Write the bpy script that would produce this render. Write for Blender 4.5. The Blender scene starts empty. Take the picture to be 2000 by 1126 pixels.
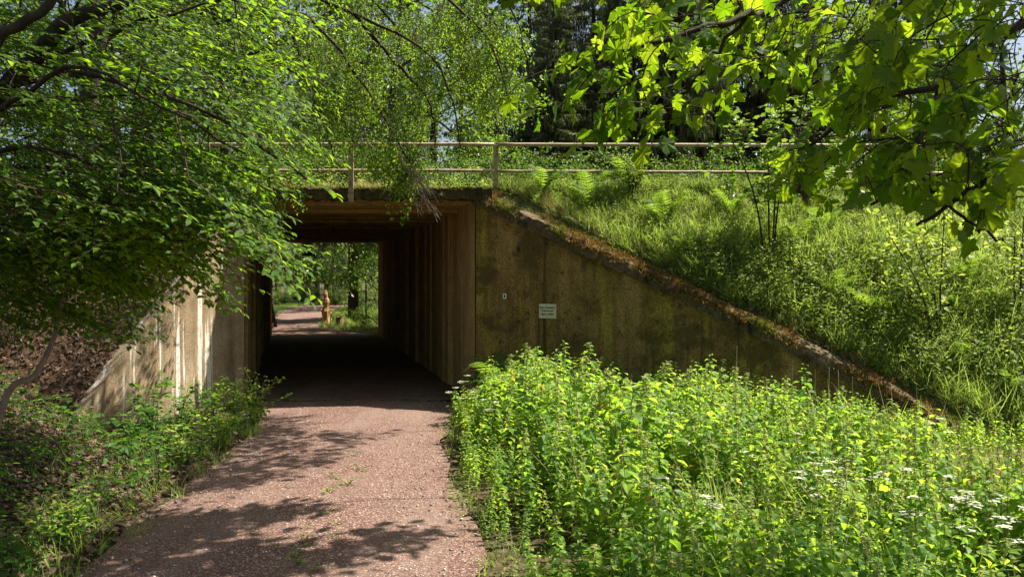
import bpy, math, random
import numpy as np
from mathutils import Vector

rng = np.random.default_rng(11)
random.seed(11)
R = math.radians
sc = bpy.context.scene
COL = sc.collection

# ------------------------------------------------------------------ camera, sky, sun, exposure
EYE, FPX = 2.15, 1700.0
cam_d = bpy.data.cameras.new('camera')
cam = bpy.data.objects.new('camera', cam_d)
COL.objects.link(cam)
cam.location = (0, 0, EYE)
cam.rotation_euler = (R(90), 0, 0)
cam_d.sensor_width = 36
cam_d.lens = FPX / 2000 * 36
cam_d.shift_y = -(563 - 541) / 2000
cam_d.clip_start = 0.05
cam_d.clip_end = 2000
sc.camera = cam

SUN = Vector((0.51, 0.13, 0.84)).normalized()
SUN_EL = math.asin(SUN.z)
world = bpy.data.worlds.new('World')
sc.world = world
world.use_nodes = True
wn = world.node_tree.nodes
sky = wn.new('ShaderNodeTexSky')
sky.sky_type = 'NISHITA'
sky.sun_disc = False
sky.sun_elevation = SUN_EL
sky.sun_rotation = math.atan2(SUN.x, SUN.y)
sky.air_density = 1.0
sky.dust_density = 4.0
wn['Background'].inputs['Strength'].default_value = 0.055
world.node_tree.links.new(sky.outputs[0], wn['Background'].inputs['Color'])
sun_d = bpy.data.lights.new('sun', 'SUN')
sun_d.energy = 5.0
sun_d.angle = R(0.53)
sun_d.color = (1.0, 0.93, 0.78)
sun = bpy.data.objects.new('sun', sun_d)
COL.objects.link(sun)
sun.rotation_euler = SUN.to_track_quat('Z', 'Y').to_euler()
sun.location = (20, 8, 40)

sc.view_settings.view_transform = 'Standard'
sc.view_settings.look = 'None'
sc.view_settings.exposure = 1.55
sc.view_settings.gamma = 1.0
sc.cycles.use_denoising = True
sc.cycles.denoising_prefilter = 'ACCURATE'
sc.cycles.max_bounces = 8
sc.cycles.diffuse_bounces = 4
sc.cycles.transmission_bounces = 6
sc.cycles.sample_clamp_indirect = 6

# ------------------------------------------------------------------ helpers
def P(px, py, Y):
    """real place of something seen at that photo pixel, Y metres ahead"""
    return np.array(((px - 1000) * Y / FPX, Y, EYE - (py - 541) * Y / FPX))

def nrm(a):
    a = np.asarray(a, float)
    return a / np.maximum(np.linalg.norm(a, axis=-1, keepdims=True), 1e-9)

class G:
    """a pile of mesh pieces: becomes ONE mesh object"""
    def __init__(self):
        self.v, self.f, self.n = [], [], 0
    def add(self, v, f, m=0):
        v = np.asarray(v, float).reshape(-1, 3)
        fl = f if isinstance(f, list) and len(f) and isinstance(f[0], np.ndarray) and f[0].ndim == 2 else None
        if fl is None:
            if isinstance(f, np.ndarray):
                fl = [f]
            else:
                by = {}
                for q in f:
                    by.setdefault(len(q), []).append(q)
                fl = [np.array(x, int) for x in by.values()]
        for q in fl:
            self.f.append((q.astype(np.int64) + self.n, m))
        self.v.append(v)
        self.n += len(v)
        return self
    def freeze(self):
        return np.concatenate(self.v), list(self.f)
    def inst(self, T, M, m=None):
        V, F = T
        N = len(M)
        if N == 0:
            return self
        W = np.einsum('nij,vj->nvi', M[:, :, :3], V) + M[:, None, :, 3]
        off = (np.arange(N) * len(V))[:, None, None]
        for q, mi in F:
            self.f.append(((q[None] + off).reshape(-1, q.shape[1]) + self.n, mi if m is None else m))
        self.v.append(W.reshape(-1, 3))
        self.n += N * len(V)
        return self
    def box(self, lo, hi, m=0):
        x0, y0, z0 = lo
        x1, y1, z1 = hi
        v = [(x0, y0, z0), (x1, y0, z0), (x1, y1, z0), (x0, y1, z0), (x0, y0, z1), (x1, y0, z1), (x1, y1, z1), (x0, y1, z1)]
        return self.add(v, [(0, 3, 2, 1), (4, 5, 6, 7), (0, 1, 5, 4), (1, 2, 6, 5), (2, 3, 7, 6), (3, 0, 4, 7)], m)
    def tube(self, pts, rad, n=5, m=0, cap=True):
        pts = np.asarray(pts, float)
        k = len(pts)
        rad = np.broadcast_to(np.asarray(rad, float), (k,))
        t = nrm(np.gradient(pts, axis=0))
        d = pts[-1] - pts[0]
        ref = np.zeros(3)
        ref[int(np.argmin(np.abs(d)))] = 1.0
        u = nrm(np.cross(t, ref))
        w = np.cross(t, u)
        a = np.arange(n) * 2 * math.pi / n
        v = pts[:, None] + rad[:, None, None] * (np.cos(a)[None, :, None] * u[:, None] + np.sin(a)[None, :, None] * w[:, None])
        i = np.arange(k - 1)[:, None] * n
        j = np.arange(n)[None]
        jn = (j + 1) % n
        q = np.stack([i + j, i + jn, i + n + jn, i + n + j], axis=-1).reshape(-1, 4)
        f = [q]
        if cap and n > 2:
            f.append(np.array([list(range(n))[::-1]]))
            f.append(np.array([[(k - 1) * n + x for x in range(n)]]))
        self.add(v.reshape(-1, 3), f, m)
        return self
    def build(self, name, mats, parent=None, smooth=False, loc=None):
        V = np.concatenate(self.v)
        if loc is not None:
            V = V - np.asarray(loc)
        elif parent is not None:
            V = V - np.array(world_loc(parent))
        me = mesh_from(name, V, self.f, mats, smooth)
        o = bpy.data.objects.new(name, me)
        COL.objects.link(o)
        if loc is not None:
            o.location = loc
        if parent is not None:
            o.parent = parent
        return o

def world_loc(o):
    x = Vector((0, 0, 0))
    while o is not None:
        x = x + o.location
        o = o.parent
    return x

def mesh_from(name, V, F, mats, smooth=False):
    me = bpy.data.meshes.new(name)
    me.vertices.add(len(V))
    me.vertices.foreach_set('co', V.astype(np.float32).ravel())
    loops = np.concatenate([q.ravel() for q, _ in F])
    sizes = np.concatenate([np.full(len(q), q.shape[1]) for q, _ in F])
    mi = np.concatenate([np.full(len(q), m) for q, m in F])
    me.loops.add(len(loops))
    me.loops.foreach_set('vertex_index', loops.astype(np.int32))
    me.polygons.add(len(sizes))
    me.polygons.foreach_set('loop_start', np.concatenate([[0], np.cumsum(sizes)[:-1]]).astype(np.int32))
    for m in (mats if isinstance(mats, (list, tuple)) else [mats]):
        me.materials.append(m)
    me.polygons.foreach_set('material_index', mi.astype(np.int32))
    me.polygons.foreach_set('use_smooth', np.full(len(sizes), smooth))
    me.update(calc_edges=True)
    return me

def frames(Pp, D, N, S):
    Pp = np.atleast_2d(Pp)
    D = nrm(np.atleast_2d(D))
    N = np.atleast_2d(N)
    X = nrm(np.cross(D, N))
    Z = np.cross(X, D)
    S = np.asarray(S, float)
    S = S.reshape(-1, 1, 1) if S.ndim else np.full((len(Pp), 1, 1), float(S))
    M = np.stack([X, D, Z], axis=2) * S
    return np.concatenate([M, Pp[:, :, None]], axis=2)

def upright(Pp, S, tilt=0.08):
    n = len(Pp)
    a = rng.uniform(0, 2 * math.pi, n)
    Z = nrm(np.stack([rng.normal(0, tilt, n), rng.normal(0, tilt, n), np.ones(n)], 1))
    Y = np.stack([np.cos(a), np.sin(a), np.zeros(n)], 1)
    X = nrm(np.cross(Y, Z))
    Y = np.cross(Z, X)
    M = np.stack([X, Y, Z], axis=2) * np.asarray(S).reshape(-1, 1, 1)
    return np.concatenate([M, np.asarray(Pp)[:, :, None]], axis=2)

def tag(o, label=None, cat=None, group=None, kind=None):
    if label: o['label'] = label
    if cat: o['category'] = cat
    if group: o['group'] = group
    if kind: o['kind'] = kind
    return o

def empty(name, loc, label, cat, group=None):
    o = bpy.data.objects.new(name, None)
    COL.objects.link(o)
    o.location = loc
    o.empty_display_size = 0.1
    return tag(o, label, cat, group)

def copy_thing(o, loc, rotz=None, scale=None, label=None, group=None):
    c = o.copy()
    COL.objects.link(c)
    c.location = loc
    if rotz is not None: c.rotation_euler = (0, 0, rotz)
    if scale is not None: c.scale = (scale, scale, scale) if not isinstance(scale, tuple) else scale
    if label: c['label'] = label
    if group: c['group'] = group
    for ch in o.children:
        d = ch.copy()
        COL.objects.link(d)
        d.parent = c
    return c

def smoothpath(pts, k=14):
    pts = np.asarray(pts, float)
    n = len(pts)
    t = np.linspace(0, n - 1, k)
    i = np.clip(t.astype(int), 0, n - 2)
    f = (t - i)[:, None]
    p0 = pts[np.clip(i - 1, 0, n - 1)]; p1 = pts[i]; p2 = pts[i + 1]; p3 = pts[np.clip(i + 2, 0, n - 1)]
    return 0.5 * (2 * p1 + (p2 - p0) * f + (2 * p0 - 5 * p1 + 4 * p2 - p3) * f ** 2 + (3 * p1 - p0 - 3 * p2 + p3) * f ** 3)

def in_poly(x, y, poly):
    ins = False
    j = len(poly) - 1
    for i in range(len(poly)):
        xi, yi = poly[i]; xj, yj = poly[j]
        if (yi > y) != (yj > y) and x < (xj - xi) * (y - yi) / (yj - yi) + xi:
            ins = not ins
        j = i
    return ins

def poly_points(poly, n):
    xs = [p[0] for p in poly]; ys = [p[1] for p in poly]
    out = []
    while len(out) < n:
        x = random.uniform(min(xs), max(xs)); y = random.uniform(min(ys), max(ys))
        if in_poly(x, y, poly): out.append((x, y))
    return out

# cheap value noise for terrain
_h = rng.random((64, 64))
def vnoise(x, y):
    x = np.asarray(x, float); y = np.asarray(y, float)
    xi = np.floor(x).astype(int); yi = np.floor(y).astype(int)
    fx = x - xi; fy = y - yi
    fx = fx * fx * (3 - 2 * fx); fy = fy * fy * (3 - 2 * fy)
    g = lambda a, b: _h[a % 64, b % 64]
    return (g(xi, yi) * (1 - fx) + g(xi + 1, yi) * fx) * (1 - fy) + (g(xi, yi + 1) * (1 - fx) + g(xi + 1, yi + 1) * fx) * fy - 0.5

# ------------------------------------------------------------------ materials
class NT:
    def __init__(self, name):
        self.mat = bpy.data.materials.new(name)
        self.mat.use_nodes = True
        self.t = self.mat.node_tree
        self.b = self.t.nodes['Principled BSDF']
        self.out = self.t.nodes['Material Output']
    def n(self, typ, **kw):
        x = self.t.nodes.new(typ)
        for k, v in kw.items():
            if hasattr(x, k): setattr(x, k, v)
            else: x.inputs[k].default_value = v
        return x
    def l(self, a, b):
        self.t.links.new(a, b)
    def obj(self, scale=(1, 1, 1)):
        c = self.n('ShaderNodeTexCoord')
        m = self.n('ShaderNodeMapping')
        m.inputs['Scale'].default_value = scale
        self.l(c.outputs['Object'], m.inputs[0])
        return m.outputs[0]
    def noise(self, vec, scale, detail=4, rough=0.6):
        x = self.n('ShaderNodeTexNoise')
        x.inputs['Scale'].default_value = scale
        x.inputs['Detail'].default_value = detail
        x.inputs['Roughness'].default_value = rough
        self.l(vec, x.inputs['Vector'])
        return x.outputs['Fac']
    def ramp(self, fac, stops):
        r = self.n('ShaderNodeValToRGB')
        e = r.color_ramp.elements
        while len(e) < len(stops): e.new(0.5)
        for i, (p, c) in enumerate(stops):
            e[i].position = p
            e[i].color = (*c, 1) if len(c) == 3 else c
        self.l(fac, r.inputs[0])
        return r.outputs[0]
    def mix(self, fac, a, b, mode='MIX'):
        x = self.n('ShaderNodeMix', data_type='RGBA', blend_type=mode)
        if isinstance(fac, (int, float)): x.inputs[0].default_value = fac
        else: self.l(fac, x.inputs[0])
        for s, v in ((6, a), (7, b)):
            if isinstance(v, tuple): x.inputs[s].default_value = (*v, 1)
            else: self.l(v, x.inputs[s])
        return x.outputs[2]
    def bump(self, h, strength=0.5, dist=0.02):
        b = self.n('ShaderNodeBump')
        b.inputs['Strength'].default_value = strength
        b.inputs['Distance'].default_value = dist
        self.l(h, b.inputs['Height'])
        self.l(b.outputs[0], self.b.inputs['Normal'])
    def base(self, col, rough=0.85, spec=0.3):
        if isinstance(col, tuple): self.b.inputs['Base Color'].default_value = (*col, 1)
        else: self.l(col, self.b.inputs['Base Color'])
        self.b.inputs['Roughness'].default_value = rough
        self.b.inputs['Specular IOR Level'].default_value = spec
        return self.mat

def leaf_mat(name, dark, light, trans_d, trans_l, mixf=0.5, rough=0.45, spec=0.4, old=None):
    m = NT(name)
    g = m.n('ShaderNodeNewGeometry')
    r = g.outputs['Random Per Island']
    c = m.ramp(r, [(0.0, dark), (1.0, light)])
    t = m.ramp(r, [(0.0, trans_d), (1.0, trans_l)])
    if old:
        wn_ = m.n('ShaderNodeTexWhiteNoise', noise_dimensions='1D')
        m.l(r, wn_.inputs['W'])
        k = m.ramp(wn_.outputs['Value'], [(1 - old[0], (0, 0, 0)), (1 - old[0] + .005, (1, 1, 1))])
        c = m.mix(k, c, old[1]); t = m.mix(k, t, old[1])
    m.base(c, rough, spec)
    tr = m.n('ShaderNodeBsdfTranslucent')
    m.l(t, tr.inputs['Color'])
    x = m.n('ShaderNodeMixShader')
    x.inputs[0].default_value = mixf
    m.l(m.b.outputs[0], x.inputs[1])
    m.l(tr.outputs[0], x.inputs[2])
    m.l(x.outputs[0], m.out.inputs[0])
    return m.mat

def bark_mat(name, a, b, scale=6):
    m = NT(name)
    v = m.obj((1, 1, 0.25))
    n1 = m.noise(v, scale, 6, 0.65)
    m.base(m.ramp(n1, [(0.3, a), (0.7, b)]), 0.9, 0.15)
    m.bump(n1, 0.8, 0.03)
    return m.mat

BEECH = leaf_mat('beech_leaf', (.024, .070, .006), (.06, .13, .010), (.12, .28, .006), (.33, .50, .016), 0.5, 0.55, 0.18)
SMALL = leaf_mat('small_leaf', (.05, .11, .010), (.10, .17, .018), (.20, .38, .012), (.40, .56, .03), 0.52, 0.5, 0.2)
MAPLE = leaf_mat('maple_leaf', (.014, .042, .004), (.034, .08, .008), (.20, .42, .006), (.50, .68, .02), 0.43, 0.6, 0.12)
NETTLE = leaf_mat('nettle_leaf', (.080, .165, .016), (.18, .29, .04), (.31, .51, .018), (.56, .74, .065), 0.5, 0.55, 0.2, (.035, (.42, .34, .07)))
NSEED = leaf_mat('nettle_seed', (.30, .34, .11), (.5, .52, .22), (.34, .42, .08), (.5, .55, .18), 0.45, 0.8, 0.1)
NETTLE2 = leaf_mat('darker_nettle_leaf', (.05, .125, .02), (.10, .20, .035), (.20, .40, .02), (.36, .56, .05), 0.5, 0.5, 0.25)
FERN = leaf_mat('fern_frond', (.045, .10, .014), (.10, .165, .03), (.15, .29, .015), (.30, .43, .04), 0.5, 0.5, 0.2)
GRASS = leaf_mat('grass_blade', (.11, .185, .03), (.27, .33, .09), (.24, .40, .03), (.46, .56, .11), 0.45, 0.5, 0.3)
DRYGRASS = leaf_mat('dry_grass_blade', (.24, .19, .07), (.42, .35, .16), (.2, .17, .06), (.3, .26, .1), 0.35, 0.7, 0.2)
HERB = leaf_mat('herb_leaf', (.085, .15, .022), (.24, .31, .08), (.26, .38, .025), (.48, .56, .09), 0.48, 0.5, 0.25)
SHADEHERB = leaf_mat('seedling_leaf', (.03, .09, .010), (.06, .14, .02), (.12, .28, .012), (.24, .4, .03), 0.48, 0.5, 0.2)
BACKLEAF = leaf_mat('woodland_leaf', (.03, .08, .010), (.10, .155, .025), (.12, .25, .012), (.28, .40, .04), 0.45, 0.4, 0.4)
SHRUBLEAF = leaf_mat('shrub_leaf', (.022, .058, .008), (.06, .105, .018), (.08, .18, .010), (.19, .28, .03), 0.45, 0.45, 0.3)
NEEDLE = leaf_mat('spruce_needle', (.045, .062, .026), (.13, .15, .07), (.07, .10, .02), (.15, .19, .045), 0.25, 0.5, 0.25)
LITTER = leaf_mat('dead_leaf', (.035, .02, .012), (.15, .094, .062), (.07, .035, .012), (.14, .08, .025), 0.15, 0.6, 0.3)
PETAL = leaf_mat('white_petal', (.45, .48, .33), (.68, .7, .56), (.5, .52, .4), (.6, .6, .5), 0.3, 0.7, 0.2)
BARK = bark_mat('beech_bark', (.02, .017, .013), (.075, .065, .05))
TWIG = bark_mat('twig_bark', (.022, .016, .012), (.06, .045, .032), 20)
PALETWIG = bark_mat('bare_twig_bark', (.16, .12, .09), (.3, .24, .19), 20)
SPRUCEBARK = bark_mat('spruce_bark', (.035, .024, .018), (.11, .08, .06), 4)
GREENSTEM = bark_mat('green_stem', (.06, .1, .03), (.13, .17, .06), 20)
STRAW = bark_mat('straw_stalk', (.3, .24, .15), (.5, .43, .3), 10)

def ground_material():
    m = NT('forest_floor')
    v = m.obj()
    a = m.noise(v, 14, 8, 0.7)
    b = m.noise(v, 0.5, 3, 0.5)
    c1 = m.ramp(a, [(0.25, (.018, .012, .008)), (0.5, (.07, .045, .028)), (0.75, (.19, .13, .09))])
    c2 = m.ramp(a, [(0.25, (.015, .018, .008)), (0.55, (.05, .06, .02)), (0.8, (.12, .13, .05))])
    m.base(m.mix(m.ramp(b, [(0.42, (0, 0, 0)), (0.62, (1, 1, 1))]), c1, c2), 0.95, 0.1)
    m.bump(a, 0.9, 0.05)
    return m.mat
FLOOR = ground_material()

def slope_material():
    m = NT('grassy_earth')
    v = m.obj()
    a = m.noise(v, 18, 8, 0.7)
    c = m.ramp(a, [(0.25, (.03, .03, .01)), (0.5, (.10, .11, .035)), (0.75, (.2, .2, .08))])
    d = m.ramp(a, [(0.25, (.022, .014, .008)), (0.5, (.075, .045, .026)), (0.75, (.18, .115, .075))])
    sx = m.n('ShaderNodeSeparateXYZ')
    m.l(v, sx.inputs[0])
    mr = m.n('ShaderNodeMapRange')
    mr.inputs[1].default_value = -4.5; mr.inputs[2].default_value = -1.5
    m.l(sx.outputs[0], mr.inputs[0])
    m.base(m.mix(mr.outputs[0], d, c), 0.95, 0.1)
    m.bump(a, 0.9, 0.06)
    return m.mat
SLOPE = slope_material()

def path_material():
    m = NT('red_gravel')
    v = m.obj()
    vo = m.n('ShaderNodeTexVoronoi')
    vo.inputs['Scale'].default_value = 105
    m.l(v, vo.inputs['Vector'])
    sep = m.n('ShaderNodeSeparateColor')
    m.l(vo.outputs['Color'], sep.inputs[0])
    c = m.ramp(sep.outputs[0], [(0.0, (.030, .013, .010)), (0.3, (.098, .046, .037)), (0.7, (.185, .102, .082)), (0.9, (.29, .20, .165)), (1.0, (.58, .49, .43))])
    big = m.noise(v, 0.9, 5, 0.6)
    sand = m.mix(m.ramp(big, [(0.45, (0, 0, 0)), (0.75, (.4, .4, .4))]), c, (.235, .165, .13))
    tr = m.noise(m.obj((1.3, .10, 1)), 1.1, 4, 0.55)
    sand = m.mix(m.ramp(tr, [(0.5, (0, 0, 0)), (0.68, (.45, .45, .45))]), sand, (.25, .185, .155))
    damp = m.noise(v, 2.2, 6, 0.7)
    sand = m.mix(m.ramp(damp, [(0.52, (0, 0, 0)), (0.72, (.6, .6, .6))]), sand, (.105, .06, .045))
    fine = m.noise(v, 160, 3, 0.7)
    c2 = m.mix(0.65, sand, m.ramp(fine, [(0.3, (.35, .35, .35)), (0.7, (1.25, 1.2, 1.2))]), 'MULTIPLY')
    m.base(c2, 0.9, 0.25)
    ad = m.n('ShaderNodeMath', operation='SUBTRACT')
    m.l(fine, ad.inputs[0]); m.l(vo.outputs['Distance'], ad.inputs[1])
    m.bump(ad.outputs[0], 0.7, 0.012)
    return m.mat
PATH = path_material()

def concrete(name, stops, streak=(2.2, 2.2, 0.12), stain=((.02, .016, .01), 0.55), grain=70, extra=None, bump=0.6):
    m = NT(name)
    v = m.obj()
    vs = m.obj(streak)
    a = m.noise(vs, 1.6, 5, 0.6)
    g = m.noise(v, grain, 3, 0.7)
    b = m.noise(v, 3.0, 5, 0.65)
    c = m.ramp(a, stops)
    c = m.mix(0.75, c, m.ramp(g, [(0.28, (.18, .18, .18)), (0.5, (.9, .9, .9)), (0.72, (1.75, 1.7, 1.6))]), 'MULTIPLY')
    c = m.mix(0.6, c, m.ramp(b, [(0.3, (.5, .5, .45)), (0.7, (1.2, 1.2, 1.15))]), 'MULTIPLY')
    vs2 = m.obj((5.5, 5.5, 0.22))
    s = m.noise(vs2, 1.3, 4, 0.6)
    c = m.mix(m.ramp(s, [(stain[1], (0, 0, 0)), (stain[1] + .13, (.85, .85, .85))]), c, stain[0])
    if extra: c = extra(m, c)
    m.base(c, 0.95, 0.1)
    m.bump(g, bump, 0.02)
    return m.mat

def blotches(m, c):
    v = m.obj()
    a = m.noise(v, 1.3, 7, 0.72)
    b = m.noise(v, 5.5, 6, 0.75)
    c = m.mix(m.ramp(a, [(0.50, (0, 0, 0)), (0.60, (.75, .75, .75))]), c, (.075, .055, .022))
    c = m.mix(m.ramp(b, [(0.60, (0, 0, 0)), (0.66, (.8, .8, .8))]), c, (.028, .022, .012))
    return m.mix(m.ramp(b, [(0.30, (.5, .5, .5)), (0.36, (0, 0, 0))]), c, (.36, .29, .17))
WINGMAT = concrete('stained_pebble_concrete', [(0.25, (.15, .085, .028)), (0.4, (.42, .265, .11)), (0.52, (.22, .145, .05)), (0.62, (.37, .28, .065)), (0.78, (.16, .11, .035))], streak=(1.0, 1.0, .12), grain=36, stain=((.03, .022, .010), .59), extra=blotches)
def white_runs(m, c):
    vs = m.obj((3.4, 3.4, 0.14))
    a = m.noise(vs, 2.1, 4, 0.65)
    vf = m.obj()
    d = m.noise(vf, 14, 4, 0.7)
    f = m.mix(0.35, m.ramp(a, [(0.55, (0, 0, 0)), (0.60, (1, 1, 1))]), m.ramp(d, [(0.42, (0, 0, 0)), (0.5, (1, 1, 1))]), 'MULTIPLY')
    return m.mix(f, c, (.66, .62, .56))
LEFTWING = concrete('pale_streaked_concrete', [(0.3, (.20, .14, .085)), (0.5, (.36, .275, .19)), (0.7, (.24, .165, .095))], grain=60, stain=((.05, .035, .02), 0.62), extra=white_runs, bump=0.35)
TUNNELMAT = concrete('shuttered_brown_concrete', [(0.3, (.30, .19, .072)), (0.5, (.55, .375, .17)), (0.7, (.40, .28, .11))], grain=60, stain=((.025, .016, .01), 0.60), bump=0.4)
SLABMAT = concrete('dark_mossy_concrete', [(0.3, (.035, .03, .018)), (0.55, (.09, .07, .04)), (0.75, (.05, .05, .02))], streak=(2, 2, 1), grain=30)
COPEMAT = concrete('mossy_coping_concrete', [(0.3, (.04, .03, .018)), (0.5, (.14, .105, .065)), (0.75, (.09, .07, .033))], streak=(2, 2, 2), grain=30)
MOSS = leaf_mat('dry_moss', (.10, .065, .02), (.30, .20, .065), (.15, .08, .02), (.28, .19, .04), 0.3, 0.9, 0.1)
GMOSS = leaf_mat('green_moss', (.07, .08, .015), (.17, .17, .03), (.15, .18, .02), (.25, .26, .04), 0.3, 0.9, 0.1)

def metal():
    m = NT('weathered_pale_paint')
    v = m.obj()
    a = m.noise(v, 9, 5, 0.7)
    m.base(m.ramp(a, [(0.35, (.13, .065, .03)), (0.48, (.29, .225, .14)), (0.75, (.36, .30, .20))]), 0.6, 0.4)
    m.bump(a, 0.2, 0.01)
    return m.mat
RAILM = metal()
def plain(name, col, rough=0.7, var=0.25, scale=30):
    m = NT(name)
    a = m.noise(m.obj(), scale, 4, 0.6)
    lo = tuple(c * (1 - var) for c in col); hi = tuple(min(1, c * (1 + var)) for c in col)
    m.base(m.ramp(a, [(0.3, lo), (0.7, hi)]), rough, 0.3)
    return m.mat
SIGNM = plain('cream_enamel', (.62, .6, .42), 0.45, 0.08)
INK = plain('black_ink', (.012, .012, .012), 0.6, 0.1)
WHITEP = plain('white_plastic', (.74, .72, .62), 0.5, 0.08)
WOOD = bark_mat('weathered_orange_wood', (.16, .075, .03), (.42, .25, .12), 9)
STUMPM = bark_mat('old_stump_wood', (.09, .06, .04), (.24, .17, .11), 9)
STONE = plain('limestone', (.4, .36, .31), 0.9, 0.35, 12)

# ------------------------------------------------------------------ terrain shape
_Y = lambda pts: (np.array([p[0] for p in pts]), np.array([p[1] for p in pts]))
PL = _Y([(-4, -3.0), (3, -3.05), (6.25, -3.2), (9.4, -3.4), (11.8, -3.55), (13.6, -3.9), (15, -4.35), (32.7, -9.0), (37, -11.5), (46, -13.2), (57, -15.4), (64, -15.5), (75, -12)])
PR = _Y([(-4, .8), (3, .25), (6.25, -.2), (9.4, -.62), (11.8, -.95), (15, -.9), (32.7, -5.2), (37, -8.2), (46, -9.9), (57, -11.6), (64, -11.5), (75, -8)])
path_l = lambda y: np.interp(y, *PL)
path_r = lambda y: np.interp(y, *PR)
WL0, WL1 = np.array([-4.62, 15.0]), np.array([-6.25, 12.55])
WR0, WR1 = np.array([-0.62, 15.0]), np.array([6.25, 11.0])
tun_l = lambda y: -4.62 - .2508 * (y - 15)
tun_r = lambda y: -0.62 - .2508 * (y - 15)

def zlow(x, y):
    x = np.asarray(x, float); y = np.asarray(y, float)
    edge = np.where(y < 9, path_l(y) - .25, np.where(y < 12.6, path_l(9.0) - .25 + (y - 9) / 3.6 * (-6.2 - path_l(9.0) + .25), -6.2 - (y - 12.6) * .3))
    d = np.maximum(edge - x, 0)
    bank = np.minimum(.42 * d, 2.4) * np.clip((40 - y) / 6, 0, 1)
    rd = np.maximum(x - 7.5, 0)
    bank = bank + np.minimum(.12 * rd, 1.0)
    away = np.clip(np.minimum(np.abs(x - path_l(y)), np.abs(x - path_r(y))) / 1.5, 0, 1) * ((x < path_l(y)) | (x > path_r(y)))
    inside = (y > 14.5) & (y < 33) & (x > tun_l(y) - .7) & (x < tun_r(y) + .7)
    n = .14 * vnoise(x * .7, y * .7) + .05 * vnoise(x * 2.3, y * 2.3)
    return np.where(inside, 0, bank + away * n)

def zemb(x, y):
    x = np.asarray(x, float); y = np.asarray(y, float)
    right = 3.68 - .925 * (15.1 - y)
    left = 3.55 - 1.42 * (15.1 - y)
    z = np.where(x > -2.5, right, left)
    n = .16 * vnoise(x * .8 + 9, y * .8) + .07 * vnoise(x * 2.6, y * 2.6 + 5)
    edge = np.clip(np.abs(y - 15.1), .15, 1)
    back = 3.68 - np.maximum(y - 32.6, 0) * .95
    z = np.minimum(np.minimum(z, 3.68), back) + n * edge * np.where(y > 15.1, .6, 1)
    return np.maximum(z, zlow(x, y) - .12)

def zground(x, y):
    e = zemb(x, y)
    l = zlow(x, y)
    ok = emb_mask(x, y)
    return np.where(ok, np.maximum(e, l), l)

def wing_y(x):
    x = np.asarray(x, float)
    return np.where(x < -6.25, 12.60,
           np.where(x < -4.62, WL0[1] + (x - WL0[0]) * (WL1[1] - WL0[1]) / (WL1[0] - WL0[0]) + .12,
           np.where(x < -.62, 15.2,
           np.where(x < 6.25, WR0[1] + (x - WR0[0]) * (WR1[1] - WR0[1]) / (WR1[0] - WR0[0]) + .12, 11.05))))
emb_mask = lambda x, y: (np.asarray(y) >= wing_y(x)) & (np.asarray(y) < 36)

def grid_obj(name, xs, ys, zf, mat):
    X, Y = np.meshgrid(xs, ys)
    V = np.stack([X, Y, zf(X, Y)], -1).reshape(-1, 3)
    nx, ny = len(xs), len(ys)
    i, j = np.meshgrid(np.arange(nx - 1), np.arange(ny - 1))
    a = (j * nx + i).ravel()
    g = G().add(V, np.stack([a, a + 1, a + nx + 1, a + nx], 1))
    o = g.build(name, mat, smooth=True)
    return tag(o, kind='structure')

xs = np.unique(np.concatenate([np.linspace(-400, -30, 12), np.arange(-30, -10, 1.0), np.arange(-10, 12, .2), np.arange(12, 30, 1.0), np.linspace(30, 400, 12)]))
ys = np.unique(np.concatenate([np.linspace(-60, -4, 8), np.arange(-4, 18, .2), np.arange(18, 80, .8), np.linspace(80, 600, 14)]))
grid_obj('ground', xs, ys, lambda x, y: zlow(x, y) - .03, FLOOR)

# the path: its own sheet a little above the ground
yy = np.concatenate([np.arange(-4, 33, .25), np.arange(33, 75, .8)])
cols = 15
V = []
for y in yy:
    l, r = float(path_l(y)), float(path_r(y))
    if 14.9 < y < 32.8:
        l, r = float(tun_l(y)) + .01, float(tun_r(y)) - .01
    else:
        l += .16 * vnoise(y * 1.3, 3.7) * 2; r += .14 * vnoise(y * 1.5, 8.1) * 2
    for k in range(cols):
        t = k / (cols - 1)
        x = l + (r - l) * t
        V.append((x, y, .006 + .03 * math.sin(math.pi * t) + .02 * float(vnoise(x * 1.5, y * 1.5))))
V = np.array(V)
i, j = np.meshgrid(np.arange(cols - 1), np.arange(len(yy) - 1))
a = (j * cols + i).ravel()
tag(G().add(V, np.stack([a, a + 1, a + cols + 1, a + cols], 1)).build('path', PATH, smooth=True), kind='structure')

# embankment: column strips so that its front edge follows the wing walls
ex = np.unique(np.concatenate([np.arange(-60, -14, 2.0), np.arange(-14, 14, .2), np.arange(14, 61, 2.0), [-6.251, -6.249, -4.62, -.62, 6.249, 6.251]]))
tt = np.concatenate([np.linspace(0, .3, 26)[:-1], np.linspace(.3, 1, 24)])
V = []
for x in ex:
    y0 = float(wing_y(x))
    y1 = 36.4 if not (-9.8 < x < -4.4) else 32.6
    y = y0 + (y1 - y0) * tt
    z = zemb(np.full_like(y, x), y)
    V.append(np.stack([np.full_like(y, x), y, z], 1))
V = np.array(V)
nt_ = len(tt)
i, j = np.meshgrid(np.arange(nt_ - 1), np.arange(len(ex) - 1))
a = (j * nt_ + i).ravel()
tag(G().add(V.reshape(-1, 3), np.stack([a, a + nt_, a + nt_ + 1, a + 1], 1)).build('embankment', SLOPE, smooth=True), kind='structure')

# ------------------------------------------------------------------ the underpass
bridge = empty('railway_underpass', (-2.6, 15, 0), 'brown concrete railway underpass with sloping wing walls over a gravel path', 'underpass')

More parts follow.
